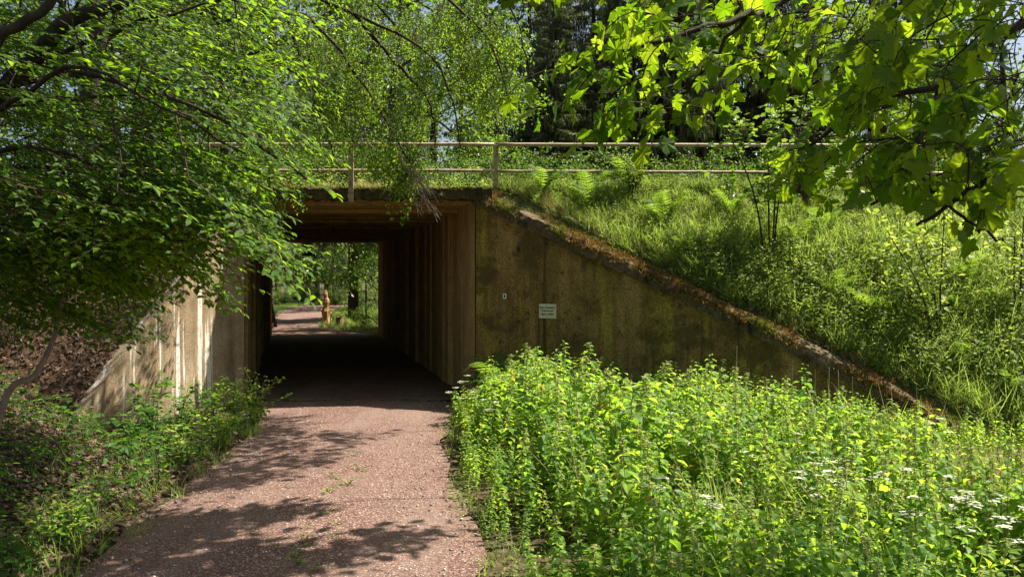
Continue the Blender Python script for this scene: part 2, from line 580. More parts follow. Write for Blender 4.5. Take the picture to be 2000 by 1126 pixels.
def side_wall(xf, sgn, name):
    y = 15.0
    front = []
    while y < 32.7:
        w = random.uniform(.45, .8)
        o = random.uniform(-.06, .06)
        front += [(y + .042, o), (min(y + w - .042, 32.7), o + random.uniform(-.006, .006)), (y + w - .04, -.13), (y + w + .04, -.13)]
        y += w
    front = [(min(a, 32.72), b) for a, b in front]
    n = len(front)
    v = []
    for z in (-.25, 3.46):
        for (a, b) in front:
            v.append((float(xf(a)) - sgn * b, a, z))
    g = G()
    g.add(v, np.array([(k, k + 1, n + k + 1, n + k) for k in range(n - 1)]))
    x0, x1 = float(xf(15.03)), float(xf(32.72))
    th = .5 * sgn
    bx = [(x0 + sgn * .06, 15.03), (x0 + th, 15.03), (x1 + th, 32.72), (x1 + sgn * .06, 32.72)]
    vv = [(p[0], p[1], z) for z in (-.25, 3.46) for p in bx]
    g.add(vv, [(0, 1, 5, 4), (1, 2, 6, 5), (2, 3, 7, 6), (4, 5, 6, 7)])
    return g.build(name, TUNNELMAT, bridge)
side_wall(tun_r, 1, 'tunnel_wall')
side_wall(tun_l, -1, 'tunnel_wall')

# roof slab with board-marked soffit
prof = []
y = 15.0
while y < 32.6:
    w = random.uniform(.3, .75)
    z = 3.46 + random.uniform(-.09, .03)
    prof += [(y, z), (min(y + w - .06, 32.7), z), (min(y + w - .055, 32.7), z + .09), (min(y + w, 32.7), z + .09)]
    y += w
prof = prof + [(32.7, 3.5)]
top = [(a, 3.64) for a, b in prof]
n = len(prof)
v = []
for (a, b), (_, c) in zip(prof, top):
    l, r = float(tun_l(a)) - .45, float(tun_r(a)) + .45
    v += [(l, a, b), (r, a, b), (l, a, c), (r, a, c)]
f = []
for k in range(n - 1):
    A, B = 4 * k, 4 * (k + 1)
    f += [(A, A + 1, B + 1, B), (A + 2, B + 2, B + 3, A + 3), (A, B, B + 2, A + 2), (A + 1, A + 3, B + 3, B + 1)]
f += [(0, 2, 3, 1), (4 * (n - 1), 4 * (n - 1) + 1, 4 * (n - 1) + 3, 4 * (n - 1) + 2)]
G().add(v, f).build('roof_slab', TUNNELMAT, bridge)

def lumpy_bar(pa, pb, w, h, seg, amp, name, mats, parent, up=None, moss=None, mossn=0):
    """a rough rectangular bar from pa to pb (centre of its underside)"""
    pa, pb = np.array(pa, float), np.array(pb, float)
    d = nrm(pb - pa)
    side = nrm(np.cross(d, (0, 0, 1)))
    upv = np.cross(side, d)
    ring = []
    for t in np.linspace(0, 1, 7)[:-1]: ring.append((-w / 2 + w * t, 0))
    for t in np.linspace(0, 1, 4)[:-1]: ring.append((w / 2, h * t))
    for t in np.linspace(0, 1, 7)[:-1]: ring.append((w / 2 - w * t, h))
    for t in np.linspace(0, 1, 4)[:-1]: ring.append((-w / 2, h - h * t))
    ring = np.array(ring)
    k = len(ring)
    v = []
    for s in np.linspace(0, 1, seg):
        c = pa + (pb - pa) * s
        jit = rng.normal(0, amp, (k, 3))
        L = s * np.linalg.norm(pb - pa)
        big = np.array([[0, 0, float(vnoise(L * 2 + q * 3, 1.5 + ring[q, 0] * 4)) * amp * 3] for q in range(k)])
        v.append(c + ring[:, :1] * side + ring[:, 1:] * upv + jit + big * (ring[:, 1:] > h * .5))
    v = np.array(v).reshape(-1, 3)
    i = np.arange(seg - 1)[:, None] * k
    j = np.arange(k)[None]
    q = np.stack([i + j, i + (j + 1) % k, i + k + (j + 1) % k, i + k + j], -1).reshape(-1, 4)
    g = G().add(v, [q, np.array([list(range(k))[::-1]]), np.array([[(seg - 1) * k + x for x in range(k)]])])
    return g.build(name, mats, parent), (pa, pb, d, side, upv)

# moss tuft: short stiff blades
def blade(h, w, bend, k=3, ang=0.0):
    v, f = [], []
    for i in range(k):
        t = i / k
        ww = w * (1 - t * .6)
        x = bend * t * t
        v += [(-ww, x, h * t), (ww, x, h * t)]
    v.append((0, bend, h))
    for i in range(k - 1):
        f.append((2 * i, 2 * i + 1, 2 * i + 3, 2 * i + 2))
    f.append((2 * k - 2, 2 * k - 1, 2 * k))
    v = np.array(v)
    c, s = math.cos(ang), math.sin(ang)
    v = v @ np.array([[c, s, 0], [-s, c, 0], [0, 0, 1]])
    return v, f
def tuft(n, h, w, bend, spread, m=0, k=3):
    g = G()
    for i in range(n):
        v, f = blade(h * random.uniform(.5, 1.15), w * random.uniform(.7, 1.2), bend * random.uniform(.2, 1.3), k, random.uniform(0, 6.28))
        v = v + np.array([random.gauss(0, spread), random.gauss(0, spread), 0])
        g.add(v, f, m)
    return g.freeze()
MOSST = tuft(16, .03, .006, .02, .025, 0, 2)

def wing_wall(A, B, top, mat, thick, backside):
    """prism under a sloping top line; top = [(t, z)]"""
    A, B = np.array(A), np.array(B)
    d = nrm(B - A)
    nb = np.array([-d[1], d[0]]) * backside
    g = G()
    N = 40
    fr, bk = [], []
    for t in np.linspace(0, 1, N):
        p = A + (B - A) * t
        z = np.interp(t, [q[0] for q in top], [q[1] for q in top])
        fr.append((p, z)); 
    v = []
    for p, z in fr:
        v += [(p[0], p[1], -.3), (p[0], p[1], z), (p[0] + nb[0] * thick, p[1] + nb[1] * thick, z), (p[0] + nb[0] * thick, p[1] + nb[1] * thick, -.3)]
    f = []
    for k in range(N - 1):
        a = 4 * k
        f += [(a, a + 4, a + 5, a + 1), (a + 1, a + 5, a + 6, a + 2), (a + 2, a + 6, a + 7, a + 3)]
    f += [(0, 1, 2, 3), (4 * N - 4, 4 * N - 1, 4 * N - 2, 4 * N - 3)]
    g.add(v, f)
    return g.build('wing_wall', mat, bridge), d, nb

TOPR = [(0, 3.42), (.035, 3.32), (.187, 2.80), (.325, 2.32), (.625, 1.26), (.8, .60), (.974, -.14), (1, -.22)]
TOPL = [(0, 3.43), (.5, 1.85), (.8, .85), (1, .15)]
wr, dr, nr = wing_wall(WR0, WR1, TOPR, WINGMAT, .35, 1)
wl, dl, nl = wing_wall(WL0, WL1, TOPL, LEFTWING, .35, -1)

def coping(A, B, top, nb, parent, mossn, name='coping'):
    A, B = np.array(A), np.array(B)
    g = G(); mg = G()
    N = 90
    w0, w1 = -.09, .36
    prof = [(w0, -.04), (w0, .08), (w0 + .03, .17), (.06, .21), (.16, .22), (.26, .21), (w1, .15), (w1, -.04)]
    rows = []
    for s in np.linspace(0, 1, N):
        p = A + (B - A) * s
        z = np.interp(s, [q[0] for q in top], [q[1] for q in top])
        row = []
        for (o, h) in prof:
            hh = h + (.03 * float(vnoise(s * 60 + o * 7, o * 9)) + random.gauss(0, .014)) * (h > .05)
            oo = o + random.gauss(0, .014) + .02 * float(vnoise(s * 45, o * 3 + 2))
            row.append((p[0] + nb[0] * oo, p[1] + nb[1] * oo, z + hh + .003))
        rows.append(row)
    rows = np.array(rows)
    k = len(prof)
    i = np.arange(N - 1)[:, None] * k
    j = np.arange(k)[None]
    q = np.stack([i + j, i + k + j, i + k + (j + 1) % k, i + (j + 1) % k], -1).reshape(-1, 4)
    g.add(rows.reshape(-1, 3), [q, np.array([list(range(k))]), np.array([[(N - 1) * k + x for x in range(k)][::-1]])])
    o = g.build(name, COPEMAT, parent)
    pp, mm = [], []
    for _ in range(mossn):
        s = random.random(); r = random.randrange(1, k - 2); u = random.random()
        a = int(s * (N - 1)); p = rows[a, r] * (1 - u) + rows[a, r + 1] * u + (rows[min(a + 1, N - 1), r] - rows[a, r]) * random.random()
        if float(vnoise(s * 14, r * .5 + 3)) < -.02: continue
        pp.append(p - np.array([0, 0, .004]))
    pp = np.array(pp)
    sel = np.array([float(vnoise(p[0] * 1.7, p[1] * 1.7 + 20)) > .12 for p in pp])
    mg.inst(MOSST, upright(pp[~sel], rng.uniform(.6, 1.5, (~sel).sum()), .4), 0)
    if sel.any(): mg.inst(MOSST, upright(pp[sel], rng.uniform(.6, 1.5, sel.sum()), .4), 1)
    mo = mg.build('moss', [MOSS, GMOSS], o)
    return o
coping(WR0, WR1, TOPR, nr, wr, 4200)

# deck edge beam (dark, mossy) over the mouth
pb, fr_ = lumpy_bar((-8.2, 14.98, 3.475), (-.35, 14.98, 3.475), .30, .19, 110, .010, 'edge_beam', SLABMAT, bridge)
mg = G()
pp = np.stack([rng.uniform(-8, -.4, 1500), rng.uniform(14.84, 15.12, 1500), np.full(1500, 3.655)], 1)
mg.inst(MOSST, upright(pp, rng.uniform(.6, 1.6, 1500), .3))
mg.build('moss', [GMOSS], pb)
# threshold strip
lumpy_bar((-4.55, 14.98, .0), (-.7, 14.98, .0), .12, .05, 50, .006, 'threshold', COPEMAT, bridge)
# head wall over the far mouth and its wings
G().box((-12.5, 32.75, -.3), (-9.5, 33.15, 2.6)).build('rear_wing_wall', TUNNELMAT, bridge)
G().box((-4.7, 32.75, -.3), (-1.5, 33.15, 2.6)).build('rear_wing_wall', TUNNELMAT, bridge)

# ------------------------------------------------------------------ railing
rail = empty('railing', (-.28, 15.12, 3.55), 'weathered pale metal railing with two rails along the top of the underpass', 'railing')
def bar(a, b, w, h, name, parent, mat=RAILM):
    g = G()
    a, b = np.array(a, float), np.array(b, float)
    n = 26
    pts = a + (b - a) * np.linspace(0, 1, n)[:, None]
    pts[1:-1] += rng.normal(0, .0012, (n - 2, 3))
    g.tube(pts, w, 8)
    return g.build(name, mat, parent, smooth=True)
for i, px in enumerate((138, 415, 692, 968, 1248, 1530, 1822)):
    x = (px - 1000) * 15.12 / FPX
    foot = 3.42 if i < 3 else 3.5
    yy_ = 14.80 if i < 3 else 15.12
    g = G()
    g.box((x - .042, yy_ - .006, foot), (x + .042, yy_ + .006, 4.43))
    g.box((x + .023, yy_ + .006, foot), (x + .035, yy_ + .066, 4.43))
    if i < 3:
        g.box((x - .06, yy_ + .006, 3.5), (x + .02, yy_ + .03, 3.62))
    g.build('post', RAILM, rail)
YR = 15.12
bar((-8.2, YR, 4.452), (-.31, YR, 4.455), .032, 0, 'rail', rail)
bar((-.25, YR, 4.452), (7.7, YR, 4.43), .032, 0, 'rail', rail)
bar((-8.2, YR, 4.005), (-.31, YR, 3.998), .028, 0, 'rail', rail)
bar((-.25, YR, 3.99), (7.7, YR, 3.955), .026, 0, 'rail', rail)

# ------------------------------------------------------------------ sign and marker plate on the right wing wall
def on_wing(px, py, off):
    t = 0
    for _ in range(30):
        p = WR0 + (WR1 - WR0) * t
        e = (px - 1000) * p[1] / FPX - p[0]
        t += e / 7.0
    p = WR0 + (WR1 - WR0) * t
    z = EYE - (py - 541) * p[1] / FPX
    return np.array([p[0] - nr[0] * off, p[1] - nr[1] * off, z])
ang = math.atan2(dr[1], dr[0])
c = on_wing(1070, 607, .004)
sign = bpy.data.objects.new('warning_sign', None)
COL.objects.link(sign)
sign.location = c
sign.rotation_euler = (0, 0, ang)
tag(sign, 'small cream sign with three lines of black German writing on the wing wall', 'sign')
def local(g, name, mat, parent):
    V = np.concatenate(g.v)
    o = bpy.data.objects.new(name, mesh_from(name, V, g.f, mat))
    COL.objects.link(o)
    o.parent = parent
    return o
sw, sh = .158, .118
local(G().box((-sw, -.010, -sh), (sw, .003, sh)), 'plate', SIGNM, sign)
for k, (txt, z, s) in enumerate((('Bauwerksschäden', .045, .041), ('Betreten auf', -.006, .043), ('eigene Gefahr', -.062, .043))):
    cu = bpy.data.curves.new('txt', 'FONT')
    cu.body = txt; cu.size = s; cu.align_x = 'CENTER'; cu.offset = .0012; cu.extrude = .0008
    tmp = bpy.data.objects.new('txt', cu)
    COL.objects.link(tmp)
    dg = bpy.context.evaluated_depsgraph_get()
    me = bpy.data.meshes.new_from_object(tmp.evaluated_get(dg))
    bpy.data.objects.remove(tmp)
    me.materials.clear(); me.materials.append(INK)
    o = bpy.data.objects.new('lettering', me)
    COL.objects.link(o)
    o.parent = sign
    o.rotation_euler = (R(90), 0, 0)
    o.location = (0, -.0115, z)
for z in (.1, -.1):
    g = G(); g.tube([(0, -.014, z), (0, -.009, z)], .005, 8)
    local(g, 'screw', INK, sign)
c = on_wing(986, 578, .003)
mk = bpy.data.objects.new('marker_plate', None)
COL.objects.link(mk)
mk.location = c; mk.rotation_euler = (0, 0, ang)
tag(mk, 'tiny white plate with a dark oval hole left of the cream sign', 'plate')
g = G()
out = [(-.034, -.045), (.034, -.045), (.034, .045), (-.034, .045)]
N = 16
inn = [(.017 * math.cos(q), .027 * math.sin(q)) for q in np.arange(N) * 2 * math.pi / N]
def edge_pt(q):
    cx, sy = math.cos(q), math.sin(q)
    s = min(.034 / max(abs(cx), 1e-6), .045 / max(abs(sy), 1e-6))
    return (cx * s, sy * s)
ou = [edge_pt(q) for q in np.arange(N) * 2 * math.pi / N]
v = [(x, -.008, z) for x, z in ou] + [(x, -.008, z) for x, z in inn] + [(x, .003, z) for x, z in ou]
f = [(k, (k + 1) % N, N + (k + 1) % N, N + k) for k in range(N)] + [(k, 2 * N + k, 2 * N + (k + 1) % N, (k + 1) % N) for k in range(N)]
local(G().add(v, f), 'rim', WHITEP, mk)
local(G().tube([(0, -.004, 0), (0, .002, 0)], .0, 3).add([(x * 1.05, -.003, z * 1.05) for x, z in inn], [tuple(range(N))]), 'hole', INK, mk)

# ------------------------------------------------------------------ leaf and plant templates
def leafA(w=.30, fold=.05, droop=.10):
    v = [(0, 0, 0), (w * .85, .28, fold), (w * .8, .62, fold), (0, 1, -droop), (-w * .8, .62, fold), (-w * .85, .28, fold), (0, .3, 0), (0, .64, -droop * .3)]
    f = [(0, 1, 6), (0, 6, 5), (6, 1, 2, 7), (6, 7, 4, 5), (7, 2, 3), (7, 3, 4)]
    return np.array(v), [np.array([q for q in f if len(q) == 3]), np.array([q for q in f if len(q) == 4])]
def leafB(w=.28, fold=.06):
    v = [(0, 0, 0), (w, .45, fold), (0, 1, 0), (-w, .45, fold)]
    return np.array(v), [np.array([(0, 1, 2), (0, 2, 3)])]
def T1(vf):
    return G().add(vf[0], vf[1]).freeze()
LA, LB = T1(leafA()), T1(leafB())
LN = T1(leafA(.35, .06, .28))

def maple_leaf(cx=.28, cy=.16, cup=0.0):
    half = [(0.0, 0.0), (.14, -.07), (.33, -.06), (.36, .03), (.50, .12), (.43, .22), (.42, .33), (.53, .46), (.60, .64), (.46, .63), (.36, .70), (.23, .66), (.24, .78), (.12, .86), (.0, 1.02)]
    pts = half + [(-x, y) for x, y in half[-2:0:-1]]
    v = [(0, .28, 0.0)]
    for x, y in pts:
        v.append((x, y, .05 - cx * x * x - cy * max(0, y - .3) ** 2 + cup * x + (.03 if abs(x) > .3 else 0)))
    n = len(pts)
    f = [(0, 1 + k, 1 + (k + 1) % n) for k in range(n)]
    return np.array(v), [np.array(f)]
LM = T1(maple_leaf())
LMS = [LM, T1(maple_leaf(.75, .5, .05)), T1(maple_leaf(.5, -.2, -.12)), T1(maple_leaf(-.25, .45, .1))]

def spray(L=1.0, leaf=.075, n_side=6, LT=LA, droop=.3, hang=0.0, dense=.062):
    """flat alternate-leaved spray along +Y; mats 0 leaf, 1 twig"""
    g = G()
    PP, DD, NN, SS = [], [], [], []
    def run(p0, d0, length, r0, lev):
        k = max(4, int(length / .09))
        pts = [np.array(p0, float)]
        d = np.array(d0, float)
        sgn = random.choice((-1, 1))
        for i in range(k):
            d = nrm(d + np.array([random.gauss(0, .10), random.gauss(0, .05), -droop * .16 - hang * .12 + random.gauss(0, .03)]))
            pts.append(pts[-1] + d * length / k)
        pts = np.array(pts)
        g.tube(pts, np.linspace(r0, r0 * .35, len(pts)), 3, 1, cap=False)
        m = int(length / dense)
        for i in range(m):
            t = (i + .6) / m
            if lev == 0 and t < .12: continue
            a = t * (len(pts) - 1); ia = min(int(a), len(pts) - 2)
            p = pts[ia] + (pts[ia + 1] - pts[ia]) * (a - ia)
            dd = nrm(pts[ia + 1] - pts[ia])
            side = nrm(np.cross(dd, (0, 0, 1))) * (1 if i % 2 else -1)
            ax = nrm(dd * .65 + side * .85 + np.array([random.gauss(0, .15), random.gauss(0, .15), random.gauss(-.12, .2)]))
            PP.append(p); DD.append(ax); NN.append(np.array([random.gauss(0, .2), random.gauss(0, .2), 1])); SS.append(leaf * random.uniform(.65, 1.15))
        # tip leaf
        PP.append(pts[-1]); DD.append(nrm(pts[-1] - pts[-2])); NN.append(np.array([random.gauss(0, .2), random.gauss(0, .2), 1])); SS.append(leaf * .9)
        if lev == 0:
            for i in range(n_side):
                t = .12 + .75 * (i + random.random() * .6) / n_side
                a = t * (len(pts) - 1); ia = min(int(a), len(pts) - 2)
                p = pts[ia] + (pts[ia + 1] - pts[ia]) * (a - ia)
                dd = nrm(pts[ia + 1] - pts[ia])
                side = nrm(np.cross(dd, (0, 0, 1))) * (1 if i % 2 else -1)
                run(p, nrm(dd * .75 + side * .75), length * .5 * (1 - t * .6) * random.uniform(.8, 1.2), r0 * .55, 1)
    run((0, 0, 0), (0, 1, .1), L, .005, 0)
    g.inst(LT, frames(np.array(PP), np.array(DD), np.array(NN), np.array(SS)), 0)
    return g.freeze()

def connect_all(g, skel, starts, r=.006, m=1, sag=.1, n=5, rmax=.03):
    """thin boughs joining each spray start to the nearest wood"""
    nodes = np.array(skel, float)
    starts = np.array(starts, float)
    d0 = np.array([np.min(np.linalg.norm(nodes - s, axis=1)) for s in starts])
    buf = [nodes]
    allp = nodes
    for idx in np.argsort(d0):
        s = starts[idx]
        dist = np.linalg.norm(allp - s, axis=1)
        j = int(np.argmin(dist))
        a = allp[j]
        L = dist[j]
        if L < .02: continue
        mid = (a + s) / 2 + np.array([random.gauss(0, .08), random.gauss(0, .08), sag * random.uniform(0, 1)]) * L
        pts = smoothpath([a, mid, s], 6)
        g.tube(pts, np.linspace(min(r + r * .8 * L, rmax), r * .7, 6), 4, m, cap=False)
        allp = np.vstack([allp, pts[1:]])

def limb(g, pts, r0, r1, m=1, n=8, k=16):
    p = smoothpath(pts, k)
    p[1:-1] += rng.normal(0, .012, (k - 2, 3))
    g.tube(p, np.linspace(r0, r1, k), n, m)
    return p

# ------------------------------------------------------------------ left beech: limbs in from the frame edge, layered drooping sprays
bx = np.array([-4.9, 6.3, float(zlow(-4.9, 6.3)) - .1])
beech = empty('beech_tree', bx, 'large beech with dark limbs and drooping glossy sprays beside the left edge of the path', 'tree')
gw = G()
sk = []
sk.append(limb(gw, [bx, bx + (.15, .1, 1.1), P(-140, 330, 6.4), P(-20, 205, 6.4)], .17, .075, 0, 10))
sk.append(limb(gw, [P(-20, 205, 6.4), P(60, 125, 6.4), P(140, 40, 6.3), P(250, -5, 6.2), P(420, -160, 6.3)], .075, .04, 0))
sk.append(limb(gw, [P(-60, 230, 6.4), P(0, 70, 6.1), P(55, 40, 6.0), P(110, -20, 5.9), P(200, -200, 5.8)], .045, .025, 0))
sk.append(limb(gw, [P(-140, 330, 6.4), bx + (.1, .5, 4.6), bx + (.6, 1.2, 7.5), bx + (1.6, 2.0, 9.8)], .15, .06, 0))
trunk = gw.build('trunk', BARK, beech, smooth=True)
gb = G()
small = [
    [(40, 135, 6.4), (180, 78, 6.2), (265, 48, 6.2), (430, 2, 6.3), (600, -60, 6.6)],
    [(20, 170, 6.4), (120, 145, 6.6), (230, 152, 7), (330, 157, 7.2), (560, 160, 7.6)],
    [(-10, 205, 6.4), (90, 196, 6.4), (200, 189, 6.8), (320, 180, 7.0), (420, 170, 7.4)],
    [(-60, 260, 6.4), (30, 190, 5.8), (150, 130, 5.4), (300, 200, 5.2), (480, 300, 5.1)],
    [(-140, 330, 6.4), (60, 290, 6.1), (200, 330, 5.7), (400, 420, 5.3), (560, 510, 5.1)],
    [(-120, 380, 6.4), (40, 400, 6.4), (170, 300, 6.8), (320, 260, 7.2)],
    [(-120, 400, 6.4), (0, 435, 6.6), (120, 460, 6.6), (260, 440, 6.8), (420, 470, 7)],
    [(-120, 340, 6.4), (100, 330, 7.4), (300, 340, 8.2), (480, 360, 8.8)],
    [(60, 125, 6.4), (260, 170, 5.6), (430, 230, 5.3), (600, 350, 5.2)],
]
for s in small:
    sk.append(limb(gb, [P(*q) for q in s], .022, .006, 0, 6, 14))
# high crown (above the picture) that shades the bank and the path edge
bt = bx + (1.6, 2.0, 9.8)
up = []
for k in range(7):
    a = k * .9
    e = bx + np.array([1.6 * math.cos(a) + .6, 2.2 * math.sin(a) + 1.8, random.uniform(4.8, 8.5)])
    st = bx + np.array([.2, .7, random.uniform(4.2, 6.6)])
    p = limb(gb, [st, (st + e) / 2 + (0, 0, .5), e], .04, .01, 0, 6, 10)
    sk.append(p); up.append(p)
SPR = [spray(random.uniform(.75, 1.05), .066, random.randint(6, 8), LA, .16, 0, .052) for _ in range(6)]
regions = [
    ([(0, 0), (560, 0), (640, 120), (600, 300), (300, 330), (0, 330)], 125, (6.2, 9.5)),
    ([(0, 120), (430, 60), (590, 300), (500, 420), (400, 480), (0, 470)], 106, (5.0, 8.0)),
    ([(280, 330), (520, 330), (530, 440), (560, 510), (440, 520), (300, 470)], 54, (4.9, 6.6)),
    ([(0, 430), (300, 430), (420, 520), (180, 560), (0, 560)], 34, (5.4, 7.5)),
    ([(0, 330), (330, 330), (250, 470), (0, 470)], 40, (6.0, 9.0)),
    ([(150, 500), (380, 480), (430, 540), (230, 600)], 18, (5.6, 7.2)),
    ([(0, 470), (330, 480), (300, 580), (150, 630), (0, 600)], 44, (6.0, 9.0)),
    ([(0, 580), (160, 580), (200, 660), (0, 690)], 14, (7.0, 9.0)),
    ([(180, 540), (320, 560), (310, 640), (230, 690)], 12, (6.6, 8.0)),
]
starts, dirs = [], []
for poly, n, (y0, y1) in regions:
    for (x, y) in poly_points(poly, n):
        p = P(x, y, random.uniform(y0, y1))
        d = np.array([.75 + random.gauss(0, .2), random.gauss(-.15, .4), random.gauss(-.27, .12)])
        dn = nrm(d)
        starts.append(p - dn * .8); dirs.append(dn)
tips = [((655, 550), 4.85), ((585, 480), 4.9), ((640, 520), 5.0), ((560, 545), 5.2), ((500, 575), 5.4), ((470, 600), 5.6), ((520, 520), 5.0),
        ((672, 345), 5.3), ((655, 372), 5.4), ((640, 330), 5.4), ((620, 300), 5.5), ((630, 360), 5.2), ((560, 330), 5.3), ((545, 440), 5.2),
        ((690, 65), 5.6), ((610, 30), 5.8), ((590, 70), 5.2), ((660, 240), 6), ((450, 580), 5.7), ((540, 420), 5.2), ((555, 385), 5.3), ((400, 600), 6.0)]
for (x, y), Y in tips:
    p = P(x, y, Y)
    d = nrm(np.array([.8, random.gauss(-.1, .2), random.gauss(-.45, .1)]))
    starts.append(p - d * .95); dirs.append(d)
for p in up:
    for _ in range(34):
        q = p[random.randrange(3, len(p))] + rng.normal(0, .7, 3)
        starts.append(q); dirs.append(nrm([random.gauss(.3, .6), random.gauss(0, .6), random.gauss(-.15, .2)]))
for _ in range(420):
    g0 = np.array([random.uniform(-9.0, -3.5), random.uniform(4.5, 14.0), 0.0])
    if g0[0] > path_l(g0[1]) - .35 or (g0[0] > -5.6 and 9.5 < g0[1]): continue
    if g0[1] < 6.6 and g0[0] > -4.3: continue
    g0[2] = float(zground(g0[0], g0[1]))
    q = g0 + np.array(SUN) * ((random.uniform(5.6, 7.4) - g0[2]) / SUN.z)
    if q[2] < EYE + .35 * q[1]: continue
    starts.append(q); dirs.append(nrm([random.gauss(.3, .6), random.gauss(0, .6), random.gauss(-.1, .15)]))
starts = np.array(starts); dirs = np.array(dirs)
connect_all(gb, np.concatenate(sk), starts, .0045, 0)
gb.build('branches', TWIG, beech, smooth=True)
gc = G()
Ns = np.stack([rng.normal(.3, .16, len(starts)), rng.normal(-.10, .15, len(starts)), np.ones(len(starts))], 1)
M = frames(starts, dirs, Ns, rng.uniform(.85, 1.15, len(starts)))
pick = rng.integers(0, len(SPR), len(starts))
for k in range(len(SPR)):
    gc.inst(SPR[k], M[pick == k])
gc.build('crown', [BEECH, TWIG], beech)

# ------------------------------------------------------------------ fine-leaved tree arching over the bridge
tx = np.array([-7.2, 14.6, 0]); tx[2] = float(zemb(tx[0], tx[1])) - .2
arch = empty('overhanging_tree', tx, 'fine leaved tree arching over the railing with a hanging curtain of twigs', 'tree')
gw = G(); sk = []
sk.append(limb(gw, [tx, tx + (.2, -.2, 2.5), tx + (.8, -.5, 4.8), tx + (1.6, -.9, 6.6)], .17, .09, 0, 10))
gw.build('trunk', BARK, arch, smooth=True)
gb = G()
for s in [
    [(380, 40, 13.6), (500, -40, 13.4), (690, 25, 13.2), (790, 75, 13.0), (850, 118, 12.9), (885, 210, 12.8), (900, 290, 12.9)],
    [(380, 60, 13.8), (560, 20, 13.6), (640, 70, 13.3), (690, 140, 13.2), (740, 210, 13.0), (790, 300, 12.8), (835, 380, 12.7)],
    [(420, -60, 13.6), (640, -120, 13.4), (830, -30, 13.4), (940, 60, 13.3), (985, 160, 13.3), (995, 225, 13.4)],
    [(420, -120, 13.6), (700, -220, 13.5), (900, -120, 13.8), (1000, 20, 13.8), (1035, 140, 13.8)],
    [(690, 25, 13.2), (780, 130, 13.4), (840, 200, 13.5), (850, 280, 13.6)],
    [(560, 20, 13.6), (600, 160, 13.6), (640, 260, 13.5), (660, 330, 13.4)],
    [(450, 60, 13.8), (500, 230, 13.4), (530, 370, 13.2), (545, 460, 13.1)],
]:
    sk.append(limb(gb, [P(*q) for q in s], .035, .008, 0, 6, 18))
SPS = [spray(random.uniform(.6, .95), .052, random.randint(5, 7), LB, .7, 1.0, .042) for _ in range(6)]
SPS = [(v * 1.0, f) for v, f in SPS]
starts, dirs = [], []
for poly, n, (y0, y1) in [
    ([(540, 0), (960, 0), (1010, 120), (1000, 215), (900, 225), (880, 200), (800, 120), (700, 150), (560, 160)], 125, (12.6, 14.4)),
    ([(880, 0), (950, 0), (1020, 100), (1010, 210), (960, 225), (900, 180)], 46, (12.6, 14.2)),
    ([(620, 100), (720, 130), (780, 230), (840, 330), (820, 360), (740, 330), (690, 260), (620, 250)], 75, (12.4, 13.4)),
    ([(760, 240), (830, 320), (835, 350), (780, 350)], 22, (12.4, 12.9)),
    ([(500, 160), (640, 160), (660, 330), (560, 420), (480, 460)], 50, (12.6, 14.2)),
    ([(470, 360), (550, 360), (560, 440), (480, 500)], 24, (12.6, 13.6)),
    ([(690, 150), (860, 200), (870, 250), (720, 240)], 14, (13.2, 14.2)),
]:
    for (x, y) in poly_points(poly, n):
        p = P(x, y, random.uniform(y0, y1))
        d = nrm([.45 + random.gauss(0, .3), random.gauss(-.05, .35), random.gauss(-.75, .25)])
        starts.append(p - d * .35); dirs.append(d)
starts = np.array(starts); dirs = np.array(dirs)
connect_all(gb, np.concatenate(sk), starts, .004, 0)
gb.build('branches', TWIG, arch, smooth=True)
gc = G()
Ns = np.stack([rng.normal(.5, .5, len(starts)), rng.normal(-.5, .5, len(starts)), np.ones(len(starts))], 1)
M = frames(starts, dirs, Ns, rng.uniform(.8, 1.2, len(starts)))
pick = rng.integers(0, len(SPS), len(starts))
for k in range(len(SPS)):
    gc.inst(SPS[k], M[pick == k])
gc.build('crown', [SMALL, TWIG], arch)
gt = G()
base = [(780, 300), (790, 320), (800, 340), (770, 290), (795, 330)]
for k in range(20):
    b = random.choice(base)
    e = (random.uniform(800, 862), random.uniform(345, 432))
    Y0 = random.uniform(12.5, 12.8)
    pts = smoothpath([P(b[0], b[1], Y0), P((b[0] + e[0]) / 2 + random.gauss(0, 5), (b[1] + e[1]) / 2 - 4, Y0), P(e[0], e[1], Y0 - .1)], 9)
    pts += rng.normal(0, .008, pts.shape)
    gt.tube(pts, np.linspace(.006, .003, 9), 4, 0)
    q = pts[random.randrange(4, 8)]
    gt.tube(smoothpath([q, q + (.08, 0, -.05), q + (random.uniform(.1, .22), 0, random.uniform(-.22, -.05))], 5), [.0045, .004, .004, .0035, .003], 3, 0)
tag(gt.build('bare_twigs', PALETWIG, arch), 'pale leafless twigs trailing over the tunnel mouth')

